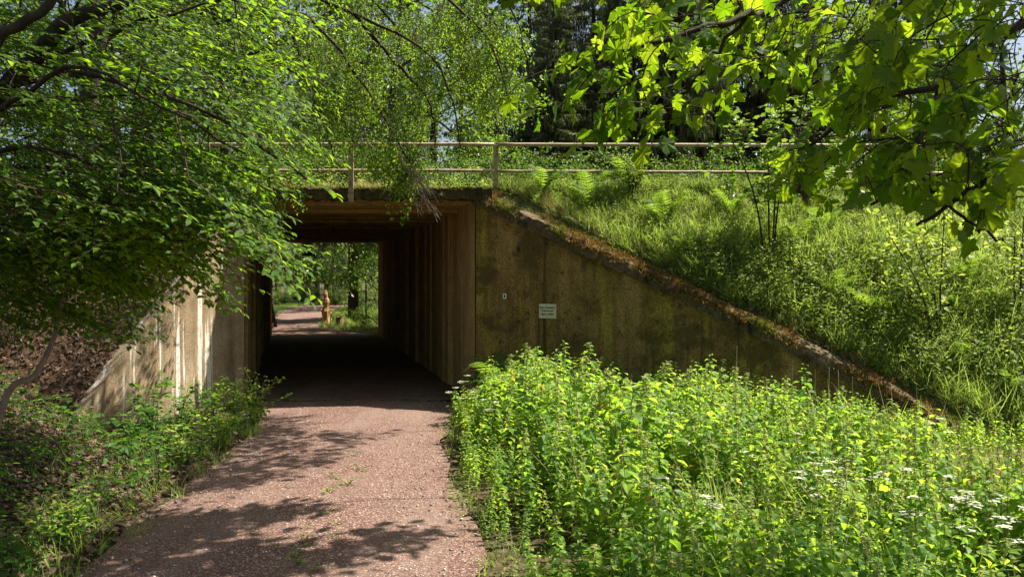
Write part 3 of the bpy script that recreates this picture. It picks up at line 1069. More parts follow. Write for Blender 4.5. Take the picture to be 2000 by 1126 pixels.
# ------------------------------------------------------------------ near maple, upper right
mx = np.array([6.2, 4.6, float(zlow(6.2, 4.6)) - .1])
maple = empty('maple_tree', mx, 'maple with large lobed backlit leaves hanging into the upper right of the view', 'tree')
gw = G(); sk = []
t_ = limb(gw, [mx, mx + (-.1, .05, 2.2), mx + (-.3, .2, 4.6), mx + (-.6, .6, 8.5)], .2, .09, 0, 10)
sk.append(t_)
gw.build('trunk', BARK, maple, smooth=True)
gb = G()
for s, r0 in [
    ([(3650, 100, 4.7), (2300, -80, 4.2), (2010, 35, 4.0), (1850, 150, 3.9), (1690, 212, 3.9), (1560, 292, 4.0)], .034),
    ([(3650, -200, 4.7), (2200, -300, 4.4), (1860, -120, 4.2), (1760, 10, 4.1), (1690, 90, 4.2), (1580, 170, 4.4)], .026),
    ([(2500, -420, 4.5), (1800, -160, 4.3), (1530, 0, 4.2), (1440, 40, 4.1), (1300, 80, 4.0), (1150, 120, 4.0), (1060, 160, 3.9)], .024),
    ([(1460, 25, 4.1), (1380, 120, 4.1), (1330, 190, 4.2), (1290, 240, 4.2)], .010),
    ([(1840, 160, 3.9), (1810, 260, 3.8), (1760, 340, 3.7), (1700, 400, 3.7)], .014),
    ([(2300, 60, 4.0), (2100, 260, 3.6), (1960, 330, 3.5), (1850, 400, 3.5), (1790, 440, 3.5)], .018),
    ([(1770, 330, 3.7), (1850, 390, 3.6), (1900, 440, 3.6), (1960, 470, 3.6)], .008),
]:
    sk.append(limb(gb, [P(*q) for q in s], r0, .006, 0, 6, 18))
# shading crown above the picture: lobed leaves whose shadows streak the path and the nettles
S_ = np.array(SUN)
def above(px, py, z):
    Y = EYE * FPX / (py - 541)
    g0 = np.array([(px - 1000) * Y / FPX, Y, 0.0])
    return g0 + S_ * (z / S_[2])
streaks = [  # patches of shade on the path as outlined in the photo, with the bough they hang on
    ([(400, 862), (480, 838), (620, 822), (560, 843), (785, 846), (700, 868), (690, 905), (560, 935), (410, 968), (350, 960)], [(380, 930), (560, 885), (780, 848)], 200),
    ([(200, 1062), (330, 1022), (480, 1008), (690, 980), (640, 1008), (560, 1025), (420, 1060), (150, 1092)], [(190, 1075), (450, 1030), (690, 984)], 130),
    ([(130, 1126), (300, 1088), (560, 1062), (600, 1085), (940, 1026), (930, 1046), (800, 1075), (640, 1126)], [(150, 1120), (560, 1092), (930, 1034)], 140),
]
hi_starts, hi_dirs = [], []
for poly, line, n in streaks:
    zc = {200: 7.0, 130: 5.4, 140: 5.1}[n]
    pts = np.array([above(x, y, zc) for x, y in line])
    root = t_[-3] if len(hi_starts) % 2 else t_[-1]
    sk.append(limb(gb, [root, np.array((7.0, (root[1] + pts[-1][1]) / 2 + 1.0, pts[-1][2] + .4)), np.array((pts[-1][0] + 2.4, pts[-1][1] + .3, pts[-1][2] + .3)), pts[-1], pts[1], pts[0]], .022, .005, 0, 6, 20))
    for (x, y) in poly_points(poly, n):
        q = above(x, y, zc + random.gauss(0, .15))
        hi_starts.append(q + np.array([.12, 0, 0])); hi_dirs.append(nrm([random.gauss(-.9, .3), random.gauss(0, .3), random.gauss(-.05, .12)]))
# bulk of the crown on the right, shading the right of the hanging mass
for _ in range(60):
    q = np.array([random.uniform(3.0, 7.5), random.uniform(3.6, 7.5), random.uniform(4.6, 9.0)])
    if q[2] < EYE + .40 * q[1] and q[0] < .62 * q[1]: continue
    hi_starts.append(q); hi_dirs.append(nrm([random.gauss(-.3, .7), random.gauss(0, .7), random.gauss(-.1, .2)]))

def maple_twig(nl, L, s):
    g = G(); PP, DD, NN, SS = [], [], [], []
    pts = smoothpath([(0, 0, 0), (random.gauss(0, .04), L * .5, .02), (random.gauss(0, .06), L, -.06)], 6)
    g.tube(pts, np.linspace(.004, .002, 6), 4, 1)
    for i in range(nl):
        t = .25 + .75 * i / max(nl - 1, 1)
        a = t * 5; ia = min(int(a), 4)
        p = pts[ia] + (pts[ia + 1] - pts[ia]) * (a - ia)
        sd = (1 if i % 2 else -1)
        pet = nrm(np.array([sd * .8 + random.gauss(0, .3), .5 + random.gauss(0, .3), random.gauss(-.15, .3)]))
        q = p + pet * random.uniform(.05, .11)
        g.tube([p, (p + q) / 2 + (0, 0, .01), q], [.0018, .0015, .0015], 3, 1, cap=False)
        PP.append(q)
        DD.append(nrm(pet * .7 + np.array([0, .2, -.75 + random.gauss(0, .3)])))
        NN.append(np.array([random.gauss(0, .45), random.gauss(.25, .5), random.gauss(.7, .35)]))
        SS.append(s * random.uniform(.6, 1.2))
    F_ = frames(np.array(PP), np.array(DD), np.array(NN), np.array(SS))
    for k in range(len(F_)): g.inst(LMS[random.randrange(4)], F_[k:k + 1], 0)
    return g.freeze()
MT = [maple_twig(random.randint(5, 8), random.uniform(.2, .34), .090) for _ in range(8)]
starts, dirs = [], []
for poly, n, (y0, y1) in [
    ([(1060, 90), (1200, 60), (1400, 60), (1400, 220), (1300, 230), (1180, 180)], 17, (3.7, 4.4)),
    ([(1200, -40), (1500, -40), (1500, 100), (1250, 60)], 21, (3.9, 4.8)),
    ([(1380, 20), (1720, 20), (1700, 270), (1560, 300), (1440, 220)], 38, (3.8, 6.0)),
    ([(1500, -40), (2000, -40), (2000, 300), (1700, 270)], 84, (3.3, 5.6)),
    ([(1480, 260), (1640, 280), (1640, 340), (1560, 360)], 9, (3.8, 4.6)),
    ([(1680, 280), (2000, 260), (2000, 420), (1900, 370), (1780, 350), (1700, 310)], 34, (3.3, 4.4)),
]:
    for (x, y) in poly_points(poly, n):
        p = P(x, y, random.uniform(y0, y1))
        d = nrm([-.6 + random.gauss(0, .5), random.gauss(0, .4), random.gauss(-.15, .3)])
        starts.append(p - d * .12); dirs.append(d)
for (x, y, Y) in [(1050, 150, 3.8), (1105, 100, 3.8), (1130, 195, 3.8), (1200, 215, 3.8), (1215, 40, 4.0), (1330, 235, 3.8), (1230, 225, 3.9), (1175, 160, 4.0)]:
    p = P(x, y, Y)
    d = nrm([-.8, 0, -.15]); starts.append(p - d * .15); dirs.append(d)
n_low = len(starts)
for k in range(n_low):
    for _ in range(2):
        q = starts[k] + S_ * random.uniform(1.3, 4.0) + rng.normal(0, .15, 3)
        if starts[k][0] < .40 * starts[k][1] or q[2] < EYE + .35 * q[1] or random.random() < .68: continue
        hi_starts.append(q); hi_dirs.append(nrm([random.gauss(-.3, .7), random.gauss(0, .7), random.gauss(-.1, .2)]))
starts = np.array(starts + hi_starts); dirs = np.array(dirs + hi_dirs)
connect_all(gb, np.concatenate(sk), starts, .003, 0, rmax=.02)
gb.build('branches', TWIG, maple, smooth=True)
gc = G()
Ns = np.stack([rng.normal(0, .3, len(starts)), rng.normal(.1, .3, len(starts)), np.ones(len(starts))], 1)
sc_l = rng.uniform(.8, 1.1, len(starts)); sc_l[n_low:] *= 1.75
M = frames(starts, dirs, Ns, sc_l)
pick = rng.integers(0, len(MT), len(starts))
for k in range(len(MT)):
    gc.inst(MT[k], M[pick == k])
gc.build('crown', [MAPLE, TWIG], maple)
# withered leaf hanging from a bough
p = P(1572, 352, 3.9)
g = G()
g.tube(smoothpath([P(1566, 310, 3.95), p + (0, 0, .06), p], 6), .0018, 3, 1)
for k in range(3):
    g.inst(LM, frames(np.array([p + (0, 0, -.02 * k)]), np.array([[random.gauss(0, .2), random.gauss(0, .2), -1]]), np.array([[random.gauss(0, 1), random.gauss(0, 1), .2]]), np.array([.075])), 0)
tag(g.build('withered_leaf', [LITTER, TWIG], maple), 'brown dead leaf dangling below the green foliage')

# ------------------------------------------------------------------ woodland trees
def spruce_branch():
    g = G()
    pts = smoothpath([(0, 0, 0), (0, .35, -.04), (0, .7, -.14), (0, 1, -.16)], 7)
    g.tube(pts, np.linspace(.012, .003, 7), 3, 1, cap=False)
    for k in range(20):
        t = .15 + .85 * k / 19
        a = t * 6; ia = min(int(a), 5)
        p = pts[ia] + (pts[ia + 1] - pts[ia]) * (a - ia)
        for sd in (-1, 1):
            L = random.uniform(.16, .34) * (1.15 - t * .7)
            out = nrm([sd * 1.0, .7, -.25 + random.gauss(0, .15)])
            q = p + out * L
            w = .016
            n_ = nrm(np.cross(out, (0, 0, 1)))
            g.add([p, p + out * L * .5 + n_ * w + (0, 0, .01), q, p + out * L * .5 - n_ * w], [(0, 1, 2, 3)], 0)
            for h in range(3):
                b = p + out * L * random.uniform(.2, 1)
                hl = random.uniform(.08, .3) * (1.1 - t * .5)
                dx = nrm([random.gauss(0, 1), random.gauss(0, 1), 0]) * .017
                dn = np.array([random.gauss(0, .03), random.gauss(0, .03), -hl])
                g.add([b, b + dn * .45 + dx, b + dn, b + dn * .45 - dx], [(0, 1, 2, 3)], 0)
    return g.freeze()
SB = [spruce_branch() for _ in range(5)]
def spruce_mesh(h, zlow_, L0):
    gt, gc = G(), G()
    gt.tube([(0, 0, -.3), (.03, 0, h * .3), (-.03, .02, h * .65), (0, 0, h)], [.26, .2, .12, .02], 9, 0)
    Pp, D, N, S = [], [], [], []
    z = zlow_
    while z < h - .2:
        fr = (z - zlow_) / (h - zlow_)
        L = L0 * (1 - fr) ** .8 + .25
        for b in range(5):
            a = random.uniform(0, 6.28)
            Pp.append((0, 0, z + random.uniform(-.15, .15)))
            D.append((math.cos(a), math.sin(a), random.gauss(-.12, .1) + .45 * fr))
            N.append((0, 0, 1)); S.append(L * random.uniform(.7, 1.15))
        z += random.uniform(.36, .5)
    M = frames(np.array(Pp), np.array(D), np.array(N), np.array(S))
    pick = rng.integers(0, len(SB), len(M))
    for k in range(len(SB)): gc.inst(SB[k], M[pick == k])
    return gt, gc
def clump(n, r, leaf, flat=.6):
    p = rng.normal(0, 1, (n, 3)); p = nrm(p) * (rng.random((n, 1)) ** .5) * r; p[:, 2] *= flat
    D = nrm(rng.normal(0, 1, (n, 3)) + np.array([0, 0, -.5]))
    N = np.stack([rng.normal(0, .6, n), rng.normal(0, .6, n), np.ones(n)], 1)
    return G().inst(LB, frames(p, D, N, rng.uniform(.7, 1.3, n) * leaf), 0).freeze()
CL = [clump(46, .5, .12) for _ in range(5)]
CLF = [clump(60, .34, .075) for _ in range(5)]
def broad_mesh(h, spread, z0, r=.16, per=5, cls=CL, sc=1.0, limbs=11):
    gt, gc = G(), G()
    tr = smoothpath([(0, 0, -.3), (random.gauss(0, .1), random.gauss(0, .1), h * .35), (random.gauss(0, .3), random.gauss(0, .3), h * .7), (random.gauss(0, .3), 0, h * .96)], 14)
    gt.tube(tr, np.linspace(r, r * .15, 14), 8, 0)
    C = []
    for k in range(limbs):
        f = z0 / h + (1 - z0 / h) * (k + random.random()) / limbs
        i = min(int(f * 13), 12)
        p = tr[i]
        a = k * 2.4 + random.uniform(-.5, .5)
        L = spread * (.45 + .75 * math.sin(math.pi * min(max(f, .12), .95)) ** .8) * random.uniform(.7, 1.1)
        e = p + np.array([math.cos(a) * L, math.sin(a) * L, L * random.uniform(.05, .5)])
        q = smoothpath([p, (p + e) / 2 + (0, 0, .12 * L), e], 8)
        gt.tube(q, np.linspace(r * .35, .012, 8), 5, 0, cap=False)
        for s in range(per):
            b = q[random.randrange(2, 8)]
            e2 = b + rng.normal(0, .34, 3) * L * .8 + np.array([0, 0, -.05 * L])
            gt.tube([b, (b + e2) / 2 + (0, 0, .05), e2], [.014, .01, .006], 3, 0, cap=False)
            for u in (.35, .6, .85, 1.0):
                C.append(b + (e2 - b) * u + rng.normal(0, .16, 3) * sc)
        C.append(e)
    C = np.array(C)
    M = upright(C, rng.uniform(.65, 1.35, len(C)) * sc, .35)
    pick = rng.integers(0, len(cls), len(C))
    for k in range(len(cls)): gc.inst(cls[k], M[pick == k])
    return gt, gc

def make_tree(name, meshes, mats, loc, label, cat, group, rotz=0, s=1.0):
    o = empty(name, loc, label, cat, group)
    o.rotation_euler = (0, 0, rotz); o.scale = (s, s, s)
    gt, gc = meshes
    local(gt, 'trunk', mats[0], o).data.shade_smooth()
    local(gc, 'crown', mats[1], o)
    return o
def place(proto, px, Y, label, s=1.0, group=None, z=None):
    x = (px - 1000) * Y / FPX
    zz = (float(zground(x, Y)) if z is None else z) - .05
    return copy_thing(proto, (x, Y, zz), random.uniform(0, 6.28), s, label, group)

SG = 'dark spruces in the wood beyond the railing'
def sl(px, Y):
    x = (px - 1000) * Y / FPX
    return (x, Y, float(zground(x, Y)) - .05)
SPA = make_tree('spruce_tree', spruce_mesh(27, 2.5, 3.3), (SPRUCEBARK, NEEDLE), sl(1035, 72), 'tall spruce with comb like hanging twigs beside the left patch of sky', 'tree', SG)
SPB = make_tree('spruce_tree', spruce_mesh(24, 4.5, 2.8), (SPRUCEBARK, NEEDLE), sl(1110, 66), 'narrow spruce standing just left of the small blue gap of sky', 'tree', SG)
SPA.scale = (1.35,) * 3; SPB.scale = (1.4,) * 3
SPC = make_tree('spruce_tree', spruce_mesh(29, 3.0, 3.6), (SPRUCEBARK, NEEDLE), sl(1255, 38), 'broad dark spruce behind the tip of the maple branch', 'tree', SG)
for i, (pr, px, Y, s, lab) in enumerate([
    (SPB, 1330, 36, 1.0, 'spruce with a bare lower trunk behind the right railing post'),
    (SPA, 1400, 43, 1.05, 'deep shaded spruce behind the multi stemmed sapling'),
    (SPC, 1490, 39, .95, 'dark spruce seen through thin maple leaves left of the long dark bough'),
    (SPB, 1600, 39, .8, 'spruce half hidden by the middle of the maple foliage'),
    (SPA, 1700, 43, .75, 'spruce hidden behind dense maple leaves above the railing end'),
    (SPC, 1830, 40, .6, 'second spruce from the right edge behind the maple'),
    (SPB, 1960, 42, .55, 'rightmost spruce behind the maple'),
    (SPC, 950, 80, 1.3, 'spruce standing behind the arching fine leaved tree'),
    (SPA, 800, 85, 1.3, 'far spruce behind the middle of the railing'),
    (SPB, 640, 90, 1.4, 'far spruce behind the left railing post'),
    (SPA, 1190, 78, 1.1, 'distant spruce with its top under the small blue gap of sky'),
    (SPB, 1560, 58, 1.1, 'distant spruce deep in the wood behind the maple'),
    (SPB, 1080, 45, .85, 'dark spruce just right of the middle railing post'),
    (SPA, 1160, 47, .9, 'dark spruce below the small blue gap of sky'),
    (SPB, 1070, 84, 1.5, 'distant spruce between the two patches of sky'),
    (SPC, 1750, 60, 1.0, 'far spruce behind the hanging maple boughs'),
]):
    place(pr, px, Y, lab, s, SG)

BG = 'broadleaved trees in the wood beyond the railing'
BRA = make_tree('broadleaf_tree', broad_mesh(9.5, 2.9, 1.2, .15), (BARK, BACKLEAF), sl(770, 29), 'sunlit broadleaved tree behind the middle of the railing', 'tree', BG)
BRB = make_tree('broadleaf_tree', broad_mesh(13, 3.4, 1.5, .2, 6), (BARK, BACKLEAF), sl(600, 33), 'taller broadleaved tree behind the left railing post', 'tree', BG)
BRC = make_tree('broadleaf_tree', broad_mesh(7, 2.2, .6, .11), (BARK, BACKLEAF), sl(905, 27), 'bushy young tree right behind the railing gap', 'tree', BG)
for pr, px, Y, s, lab in [
    (BRB, 440, 30, 1.1, 'broadleaved tree behind the beech sprays, over the hidden railing end'),
    (BRA, 280, 28, 1.2, 'broadleaved tree behind the middle of the beech crown'),
    (BRB, 110, 31, 1.1, 'broadleaved tree behind the beech limbs'),
    (BRC, -20, 26, 1.3, 'leftmost broadleaved tree behind the beech'),
    (BRA, 860, 31, 1.1, 'broadleaved tree among spruce trunks behind the arching tree'),
    (BRB, 700, 60, 1.5, 'tall broadleaved tree far behind the hanging curtain of twigs'),
    (BRB, 420, 37, 1.6, 'second tallest broadleaved tree, behind the end of the long dark beech bough'),
    (BRB, 520, 36, 1.6, 'tall broadleaved tree seen in the gap between beech and arching tree'),
    (BRB, 300, 33, 1.7, 'tall broadleaved tree behind the middle beech boughs'),
    (BRB, 210, 36, 1.7, 'tallest broadleaved tree behind the beech limbs'),
    (BRB, 330, 44, 1.5, 'far broadleaved tree behind the beech crown'),
    (BRC, 1720, 28, 1.0, 'leafy young tree behind the right railing end'),
    (BRC, 1950, 24, 1.1, 'leafy tree at the right edge above the grassy slope'),
]:
    place(pr, px, Y, lab, s, BG)

# understorey shrubs right behind the railing
def shrub_mesh(h, spread, cls=CLF, n=130):
    gt, gc = G(), G()
    C = []
    for k in range(14):
        a = random.uniform(0, 6.28); L = spread * random.uniform(.4, 1)
        e = np.array([math.cos(a) * L, math.sin(a) * L, h * random.uniform(.55, 1.0)])
        q = smoothpath([(0, 0, -.1), (e[0] * .35, e[1] * .35, e[2] * .55), e], 8)
        gt.tube(q, np.linspace(.022, .006, 8), 4, 0, cap=False)
        for s in range(n // 14):
            C.append(q[random.randrange(2, 8)] + rng.normal(0, .22, 3))
    C = np.array(C); C[:, 2] = np.maximum(C[:, 2], .12)
    M = upright(C, rng.uniform(.6, 1.2, len(C)), .4)
    pick = rng.integers(0, len(cls), len(C))
    for k in range(len(cls)): gc.inst(cls[k], M[pick == k])
    return gt, gc
UG = 'shrubs between the railing and the wood'
def make_shrub(meshes, mat, loc, label, group, s=1.0):
    o = empty('shrub', loc, label, 'shrub', group)
    o.scale = (s, s, s)
    local(meshes[0], 'stems', TWIG, o); local(meshes[1], 'foliage', mat, o)
    return o
SHA = make_shrub(shrub_mesh(1.9, 1.3), SHRUBLEAF, sl(735, 21), 'dark shrub behind the railing between the left posts', UG)
SHB = make_shrub(shrub_mesh(1.5, 1.2), SHRUBLEAF, sl(880, 22), 'shrub behind the railing just left of its middle post', UG)
for pr, px, Y, s, lab in [(SHB, 640, 22, 1.2, 'shrub behind the railing beside the left post'), (SHA, 1020, 23, 1.0, 'shrub behind the railing just right of its middle post'),
                      (SHB, 1130, 24, 1.2, 'low shrub behind the railing below the maple tip'), (SHA, 1290, 24, .9, 'shrub behind the railing at its right post'),
                      (SHB, 1420, 23, 1.1, 'shrub behind the multi stemmed sapling'), (SHA, 540, 23, 1.1, 'shrub behind the railing seen through beech leaves'),
                      (SHA, 1620, 22, 1.0, 'shrub behind the railing under the maple'), (SHB, 1830, 21, 1.2, 'shrub at the right end of the railing')]:
    place(pr, px, Y, lab, s, UG)

# ------------------------------------------------------------------ the wood seen through the tunnel
TG = 'trees seen through the tunnel'
place(SPB, 690, 43, 'dark spruce trunk with drooping boughs seen through the tunnel', 1.05, TG)
place(BRC, 742, 36.5, 'leafy tree with low green boughs at the right of the tunnel view', .7, TG)
place(SPC, 600, 78, 'far spruce behind the bend of the path in the tunnel view', .9, TG)
for px, Y, s, lab, pr in [(715, 46, .6, 'young leafy tree behind the stump in the tunnel view', BRC), (540, 66, .9, 'leafy tree at the left of the tunnel view', BRB),
                      (575, 84, 1.2, 'leafy tree closing the bend in the tunnel view', BRB), (655, 72, 1.0, 'leafy tree behind the carved post in the tunnel view', BRA),
                      (500, 52, .8, 'leafy tree beside the left tunnel wall opening', BRC), (690, 60, 1.2, 'tree behind the dark spruce trunk in the tunnel view', BRB),
                      (735, 55, 1.0, 'tree behind the low green boughs in the tunnel view', BRA), (620, 95, 1.5, 'tall leafy tree far beyond the bend of the path', BRB),
                      (460, 75, 1.4, 'tree beyond the left tunnel wall', BRB), (780, 70, 1.3, 'tree beyond the right tunnel wall', BRB)]:
    place(pr, px, Y, lab, s, TG)
for px, Y, s, lab, pr in [(555, 64, .8, 'bright bush left of the path bend in the tunnel view', SHA), (610, 68, .9, 'bright bush at the path bend in the tunnel view', SHB),
                      (655, 66, .7, 'bush behind the carved post in the tunnel view', SHB), (535, 47, .45, 'low plant at the left foot of the tunnel view', SHB), (590, 74, 1.0, 'bush farthest along the path in the tunnel view', SHA)]:
    place(pr, px, Y, lab, s, 'bushes seen through the tunnel')

# carved post, stump, stake
x, y = (637 - 1000) * 40 / FPX, 40.0
cp = empty('carved_post', (x, y, float(zlow(x, y))), 'weathered orange wooden post with a carved knobbed top beyond the tunnel', 'post')
g = G()
rr = [.20, .21, .18, .17, .19, .20, .15, .13, .15, .12, .05]
zz = np.linspace(-.1, 1.28, 11)
g.tube([(x + .02 * math.sin(k), y, z) for k, z in enumerate(zz)], rr, 9)
g.build('shaft', WOOD, cp)
g = G(); g.tube([(x - .03, y, 1.25), (x - .04, y, 1.38), (x - .02, y, 1.48), (x + .02, y, 1.56)], [.11, .12, .08, .03], 8); g.build('head', WOOD, cp)
x2 = (646 - 1000) * 39.6 / FPX
g = G(); g.tube([(x2, 39.6, -.1), (x2 + .01, 39.6, .3), (x2 + .02, 39.6, .46)], [.045, .04, .04], 6)
ringp = [(x2 + .02 + .09 * math.cos(q), 39.6, .56 + .11 * math.sin(q)) for q in np.linspace(0, 6.28, 13)]
g.tube(ringp, .022, 5)
tag(g.build('wooden_stake', STRAW, None, loc=(x2, 39.6, 0)), 'short pale stake with a loop top beside the carved post', 'stake')
x3, y3 = (664 - 1000) * 38.5 / FPX, 38.5
g = G()
a_ = np.arange(14) * 2 * math.pi / 14
rj = .19 * (1 + rng.normal(0, .07, 14))
v = []
for z, s in ((-.1, 1.25), (.05, 1.08), (.3, 1.0), (.40, .97)):
    v += [(x3 + rj[k] * s * math.cos(a_[k]), y3 + rj[k] * s * math.sin(a_[k]), z) for k in range(14)]
f = [(r_ * 14 + k, r_ * 14 + (k + 1) % 14, (r_ + 1) * 14 + (k + 1) % 14, (r_ + 1) * 14 + k) for r_ in range(3) for k in range(14)] + [tuple(42 + k for k in range(14))]
tag(g.add(v, f).build('tree_stump', STUMPM, None, loc=(x3, y3, 0)), 'short sawn tree stump in the grass beyond the tunnel', 'stump')

# ------------------------------------------------------------------ grass (uncountable)
TUFT = [tuft(13, .34, .0065, .32, .05) for _ in range(4)]
TUFTL = [tuft(10, .62, .006, .4, .05) for _ in range(3)]
def scatter(n, x0, x1, y0, y1, test):
    x = rng.uniform(x0, x1, n); y = rng.uniform(y0, y1, n)
    ok = np.array([test(a, b) for a, b in zip(x, y)], bool)
    return x[ok], y[ok]
def grass_obj(name, groups, kind='stuff'):
    g = G()
    for T, pts, s, tilt, m in groups:
        if len(pts) == 0: continue
        M = upright(pts, s, tilt)
        pick = rng.integers(0, len(T), len(pts))
        for k in range(len(T)): g.inst(T[k], M[pick == k], m)
    return tag(g.build(name, [GRASS, DRYGRASS]), kind=kind)
slope_ok = lambda x, y: emb_mask(x, y) and y > wing_y(x) + .25
x, y = scatter(10500, -.4, 10.5, 10.8, 16.5, lambda a, b: slope_ok(a, b) and vnoise(a * .9, b * .9 + 4) > -.32)
p1 = np.stack([x, y, zemb(x, y) - .03], 1)
x, y = scatter(1500, -.2, 10, 11.0, 16.2, lambda a, b: slope_ok(a, b) and vnoise(a * .7, b * .7 + 31) > 0)
p2 = np.stack([x, y, zemb(x, y) - .03], 1)
x, y = scatter(700, -9, -1, 15.2, 16.8, lambda a, b: True)
p3 = np.stack([x, y, zemb(x, y) - .03], 1)
cut = rng.random(len(p2)) < .12
xe_ = rng.uniform(-.4, 6.1, 420); ye_ = wing_y(xe_) + rng.uniform(.18, .42, 420)
p4 = np.stack([xe_, ye_, zemb(xe_, ye_) + .02], 1)
grass_obj('embankment_grass', [(TUFT, p1, rng.uniform(.6, 1.2, len(p1)) * np.where(p1[:, 1] > 14.2, .6, 1), .25, 0), (TUFTL, p2[~cut], rng.uniform(.7, 1.1, (~cut).sum()) * np.where(p2[~cut][:, 1] > 14.0, .5, 1), .3, 0),
                               (TUFT, p2[cut], rng.uniform(.5, .9, cut.sum()), .3, 1), (TUFT, p3, rng.uniform(.3, .7, len(p3)), .2, 1), (TUFT, p4[:200], rng.uniform(.4, .8, 200), .5, 0), (TUFT, p4[200:], rng.uniform(.4, .75, 220), .6, 1)])
dry_zone = lambda x, y: (x > 3.2 + .25 * (9 - y)) and 7.0 < y < 10.2
x, y = scatter(2600, 2.8, 8.5, 6.6, 11.0, lambda a, b: dry_zone(a, b + vnoise(a * 2, b * 2) * .8))
p1 = np.stack([x, y, zlow(x, y) - .03], 1); cut = rng.random(len(p1)) < .5
x, y = scatter(430, -4.4, -2.8, 3.0, 12.5, lambda a, b: path_l(b) - .55 + vnoise(b * 1.4, 2) * .5 < a < path_l(b) + .12)
p2 = np.stack([x, y, zlow(x, y) - .02], 1)
x, y = scatter(320, -1.6, .6, 3.0, 14.8, lambda a, b: path_r(b) - .06 < a < path_r(b) + .35)
p3 = np.stack([x, y, zlow(x, y) - .02], 1)
grass_obj('verge_grass', [(TUFT, p1[cut], rng.uniform(.5, .95, cut.sum()), .35, 1), (TUFT, p1[~cut], rng.uniform(.5, .95, (~cut).sum()), .35, 0),
                          (TUFT, p2, rng.uniform(.3, .75, len(p2)), .35, 0), (TUFT, p3, rng.uniform(.25, .6, len(p3)), .35, 0)])
x, y = scatter(5200, -17, -5, 33.2, 74, lambda a, b: (a < path_l(b) or a > path_r(b)) and not (a < path_l(b) - 4))
grass_obj('grass_beyond_the_tunnel', [(TUFT, np.stack([x, y, zlow(x, y) - .03], 1), rng.uniform(.5, 1.0, len(x)), .25, 0)])

# leaf litter, pebbles
x, y = scatter(60000, -11, -3.0, 3.0, 15.0, lambda a, b: a < path_l(b) + .05 + .3 * vnoise(a * 3, b * 3) and (a < -4.7) and (a < -6.2 or b < 12.4 + (a + 6.2) * 1.5 or b > wing_y(a)) or (-4.7 < a < path_l(b) and b < 12.5))
pts = np.stack([x, y, zground(x, y) + .004 + rng.uniform(0, .02, len(x))], 1)
n = len(pts)
gn = np.stack([-(zground(x + .08, y) - zground(x - .08, y)) / .16, -(zground(x, y + .08) - zground(x, y - .08)) / .16, np.ones(n)], 1)
gn = nrm(np.clip(gn, -1.6, 1.6)); tdir = nrm(np.cross(gn, rng.normal(0, 1, (n, 3))))
g = G().inst(LA, frames(pts + gn * .01, tdir + gn * rng.normal(0, .3, (n, 1)), gn + rng.normal(0, .35, (n, 3)), rng.uniform(.04, .085, n)))
x, y = scatter(6500, -1.6, 9, 3.0, 14.6, lambda a, b: a > path_r(b) - .35 * random.random() ** 2 and b < wing_y(a) - .1)
pts = np.stack([x, y, zlow(x, y) + .0], 1); n = len(pts)
g.inst(LA, frames(pts, np.stack([rng.normal(0, 1, n), rng.normal(0, 1, n), rng.normal(0, .3, n)], 1), np.stack([rng.normal(0, .4, n), rng.normal(0, .4, n), np.ones(n)], 1), rng.uniform(.03, .07, n)))
tag(g.build('leaf_litter', LITTER), kind='stuff')
x, y = scatter(9000, -3.6, .3, 3.4, 15.0, lambda a, b: path_l(b) < a < path_r(b) and random.random() < 4.5 / b)
ico = np.array([(1, 0, 0), (-1, 0, 0), (0, 1, 0), (0, -1, 0), (0, 0, 1), (0, 0, -1)], float)
OCT = G().add(ico, np.array([(0, 2, 4), (2, 1, 4), (1, 3, 4), (3, 0, 4), (2, 0, 5), (1, 2, 5), (3, 1, 5), (0, 3, 5)])).freeze()
pts = np.stack([x, y, np.full(len(x), .024)], 1)
M = upright(pts, rng.gamma(2.2, .0028, len(x)) + .002, .6)
M[:, :, 2] *= .6
GR = leaf_mat('gravel_grain', (.09, .05, .045), (.5, .4, .36), (0, 0, 0), (0, 0, 0), 0.0, .85, .2)
tag(G().inst(OCT, M).build('gravel', GR, smooth=True), kind='stuff')

# ------------------------------------------------------------------ nettles
def nettle_mesh(h=1.0, seed_top=True, leaf=.095, nodes=13):
    gs, gl = G(), G()
    lean = np.array([random.gauss(0, .06), random.gauss(0, .06), 0])
    pts = smoothpath([(0, 0, -.05), lean * .4 + (0, 0, h * .5), lean + (0, 0, h)], 8)
    gs.tube(pts, np.linspace(.0034, .0016, 8), 4, 0)
    PP, DD, NN, SS = [], [], [], []
    a0 = random.uniform(0, 3.14)
    for i in range(nodes):
        t = .22 + .76 * i / (nodes - 1)
        a = t * 7; ia = min(int(a), 6)
        p = pts[ia] + (pts[ia + 1] - pts[ia]) * (a - ia)
        for sd in (0, math.pi):
            q = a0 + i * math.pi / 2 + sd + random.gauss(0, .25)
            up = .15 + .45 * max(0, t - .75) * 4 * .5
            d = np.array([math.cos(q), math.sin(q), random.gauss(up - .42, .25)])
            PP.append(p + nrm(d) * .012); DD.append(d); NN.append(np.array([-math.cos(q) * .25 + random.gauss(0, .25), -math.sin(q) * .25 + random.gauss(0, .25), 1]))
            size = leaf * (1.0 if t < .7 else 1.0 - (t - .7) * 2.4) * random.uniform(.75, 1.15) * (.75 if t < .35 else 1)
            SS.append(max(size, .02))
    gl.inst(LN, frames(np.array(PP), np.array(DD), np.array(NN), np.array(SS)), 0)
    if seed_top:
        for i in range(40):
            t = random.uniform(.80, 1.02)
            a = t * 7; ia = min(int(a), 6)
            p = pts[ia] + (pts[ia + 1] - pts[ia]) * (a - ia)
            q = random.uniform(0, 6.28)
            d = np.array([math.cos(q), math.sin(q), random.uniform(-.5, .5)])
            e = p + nrm(d) * random.uniform(.015, .045)
            gl.tube([p, (p + e) / 2 + (0, 0, .004), e], [.003, .004, .002], 3, 1)
    return gs, gl
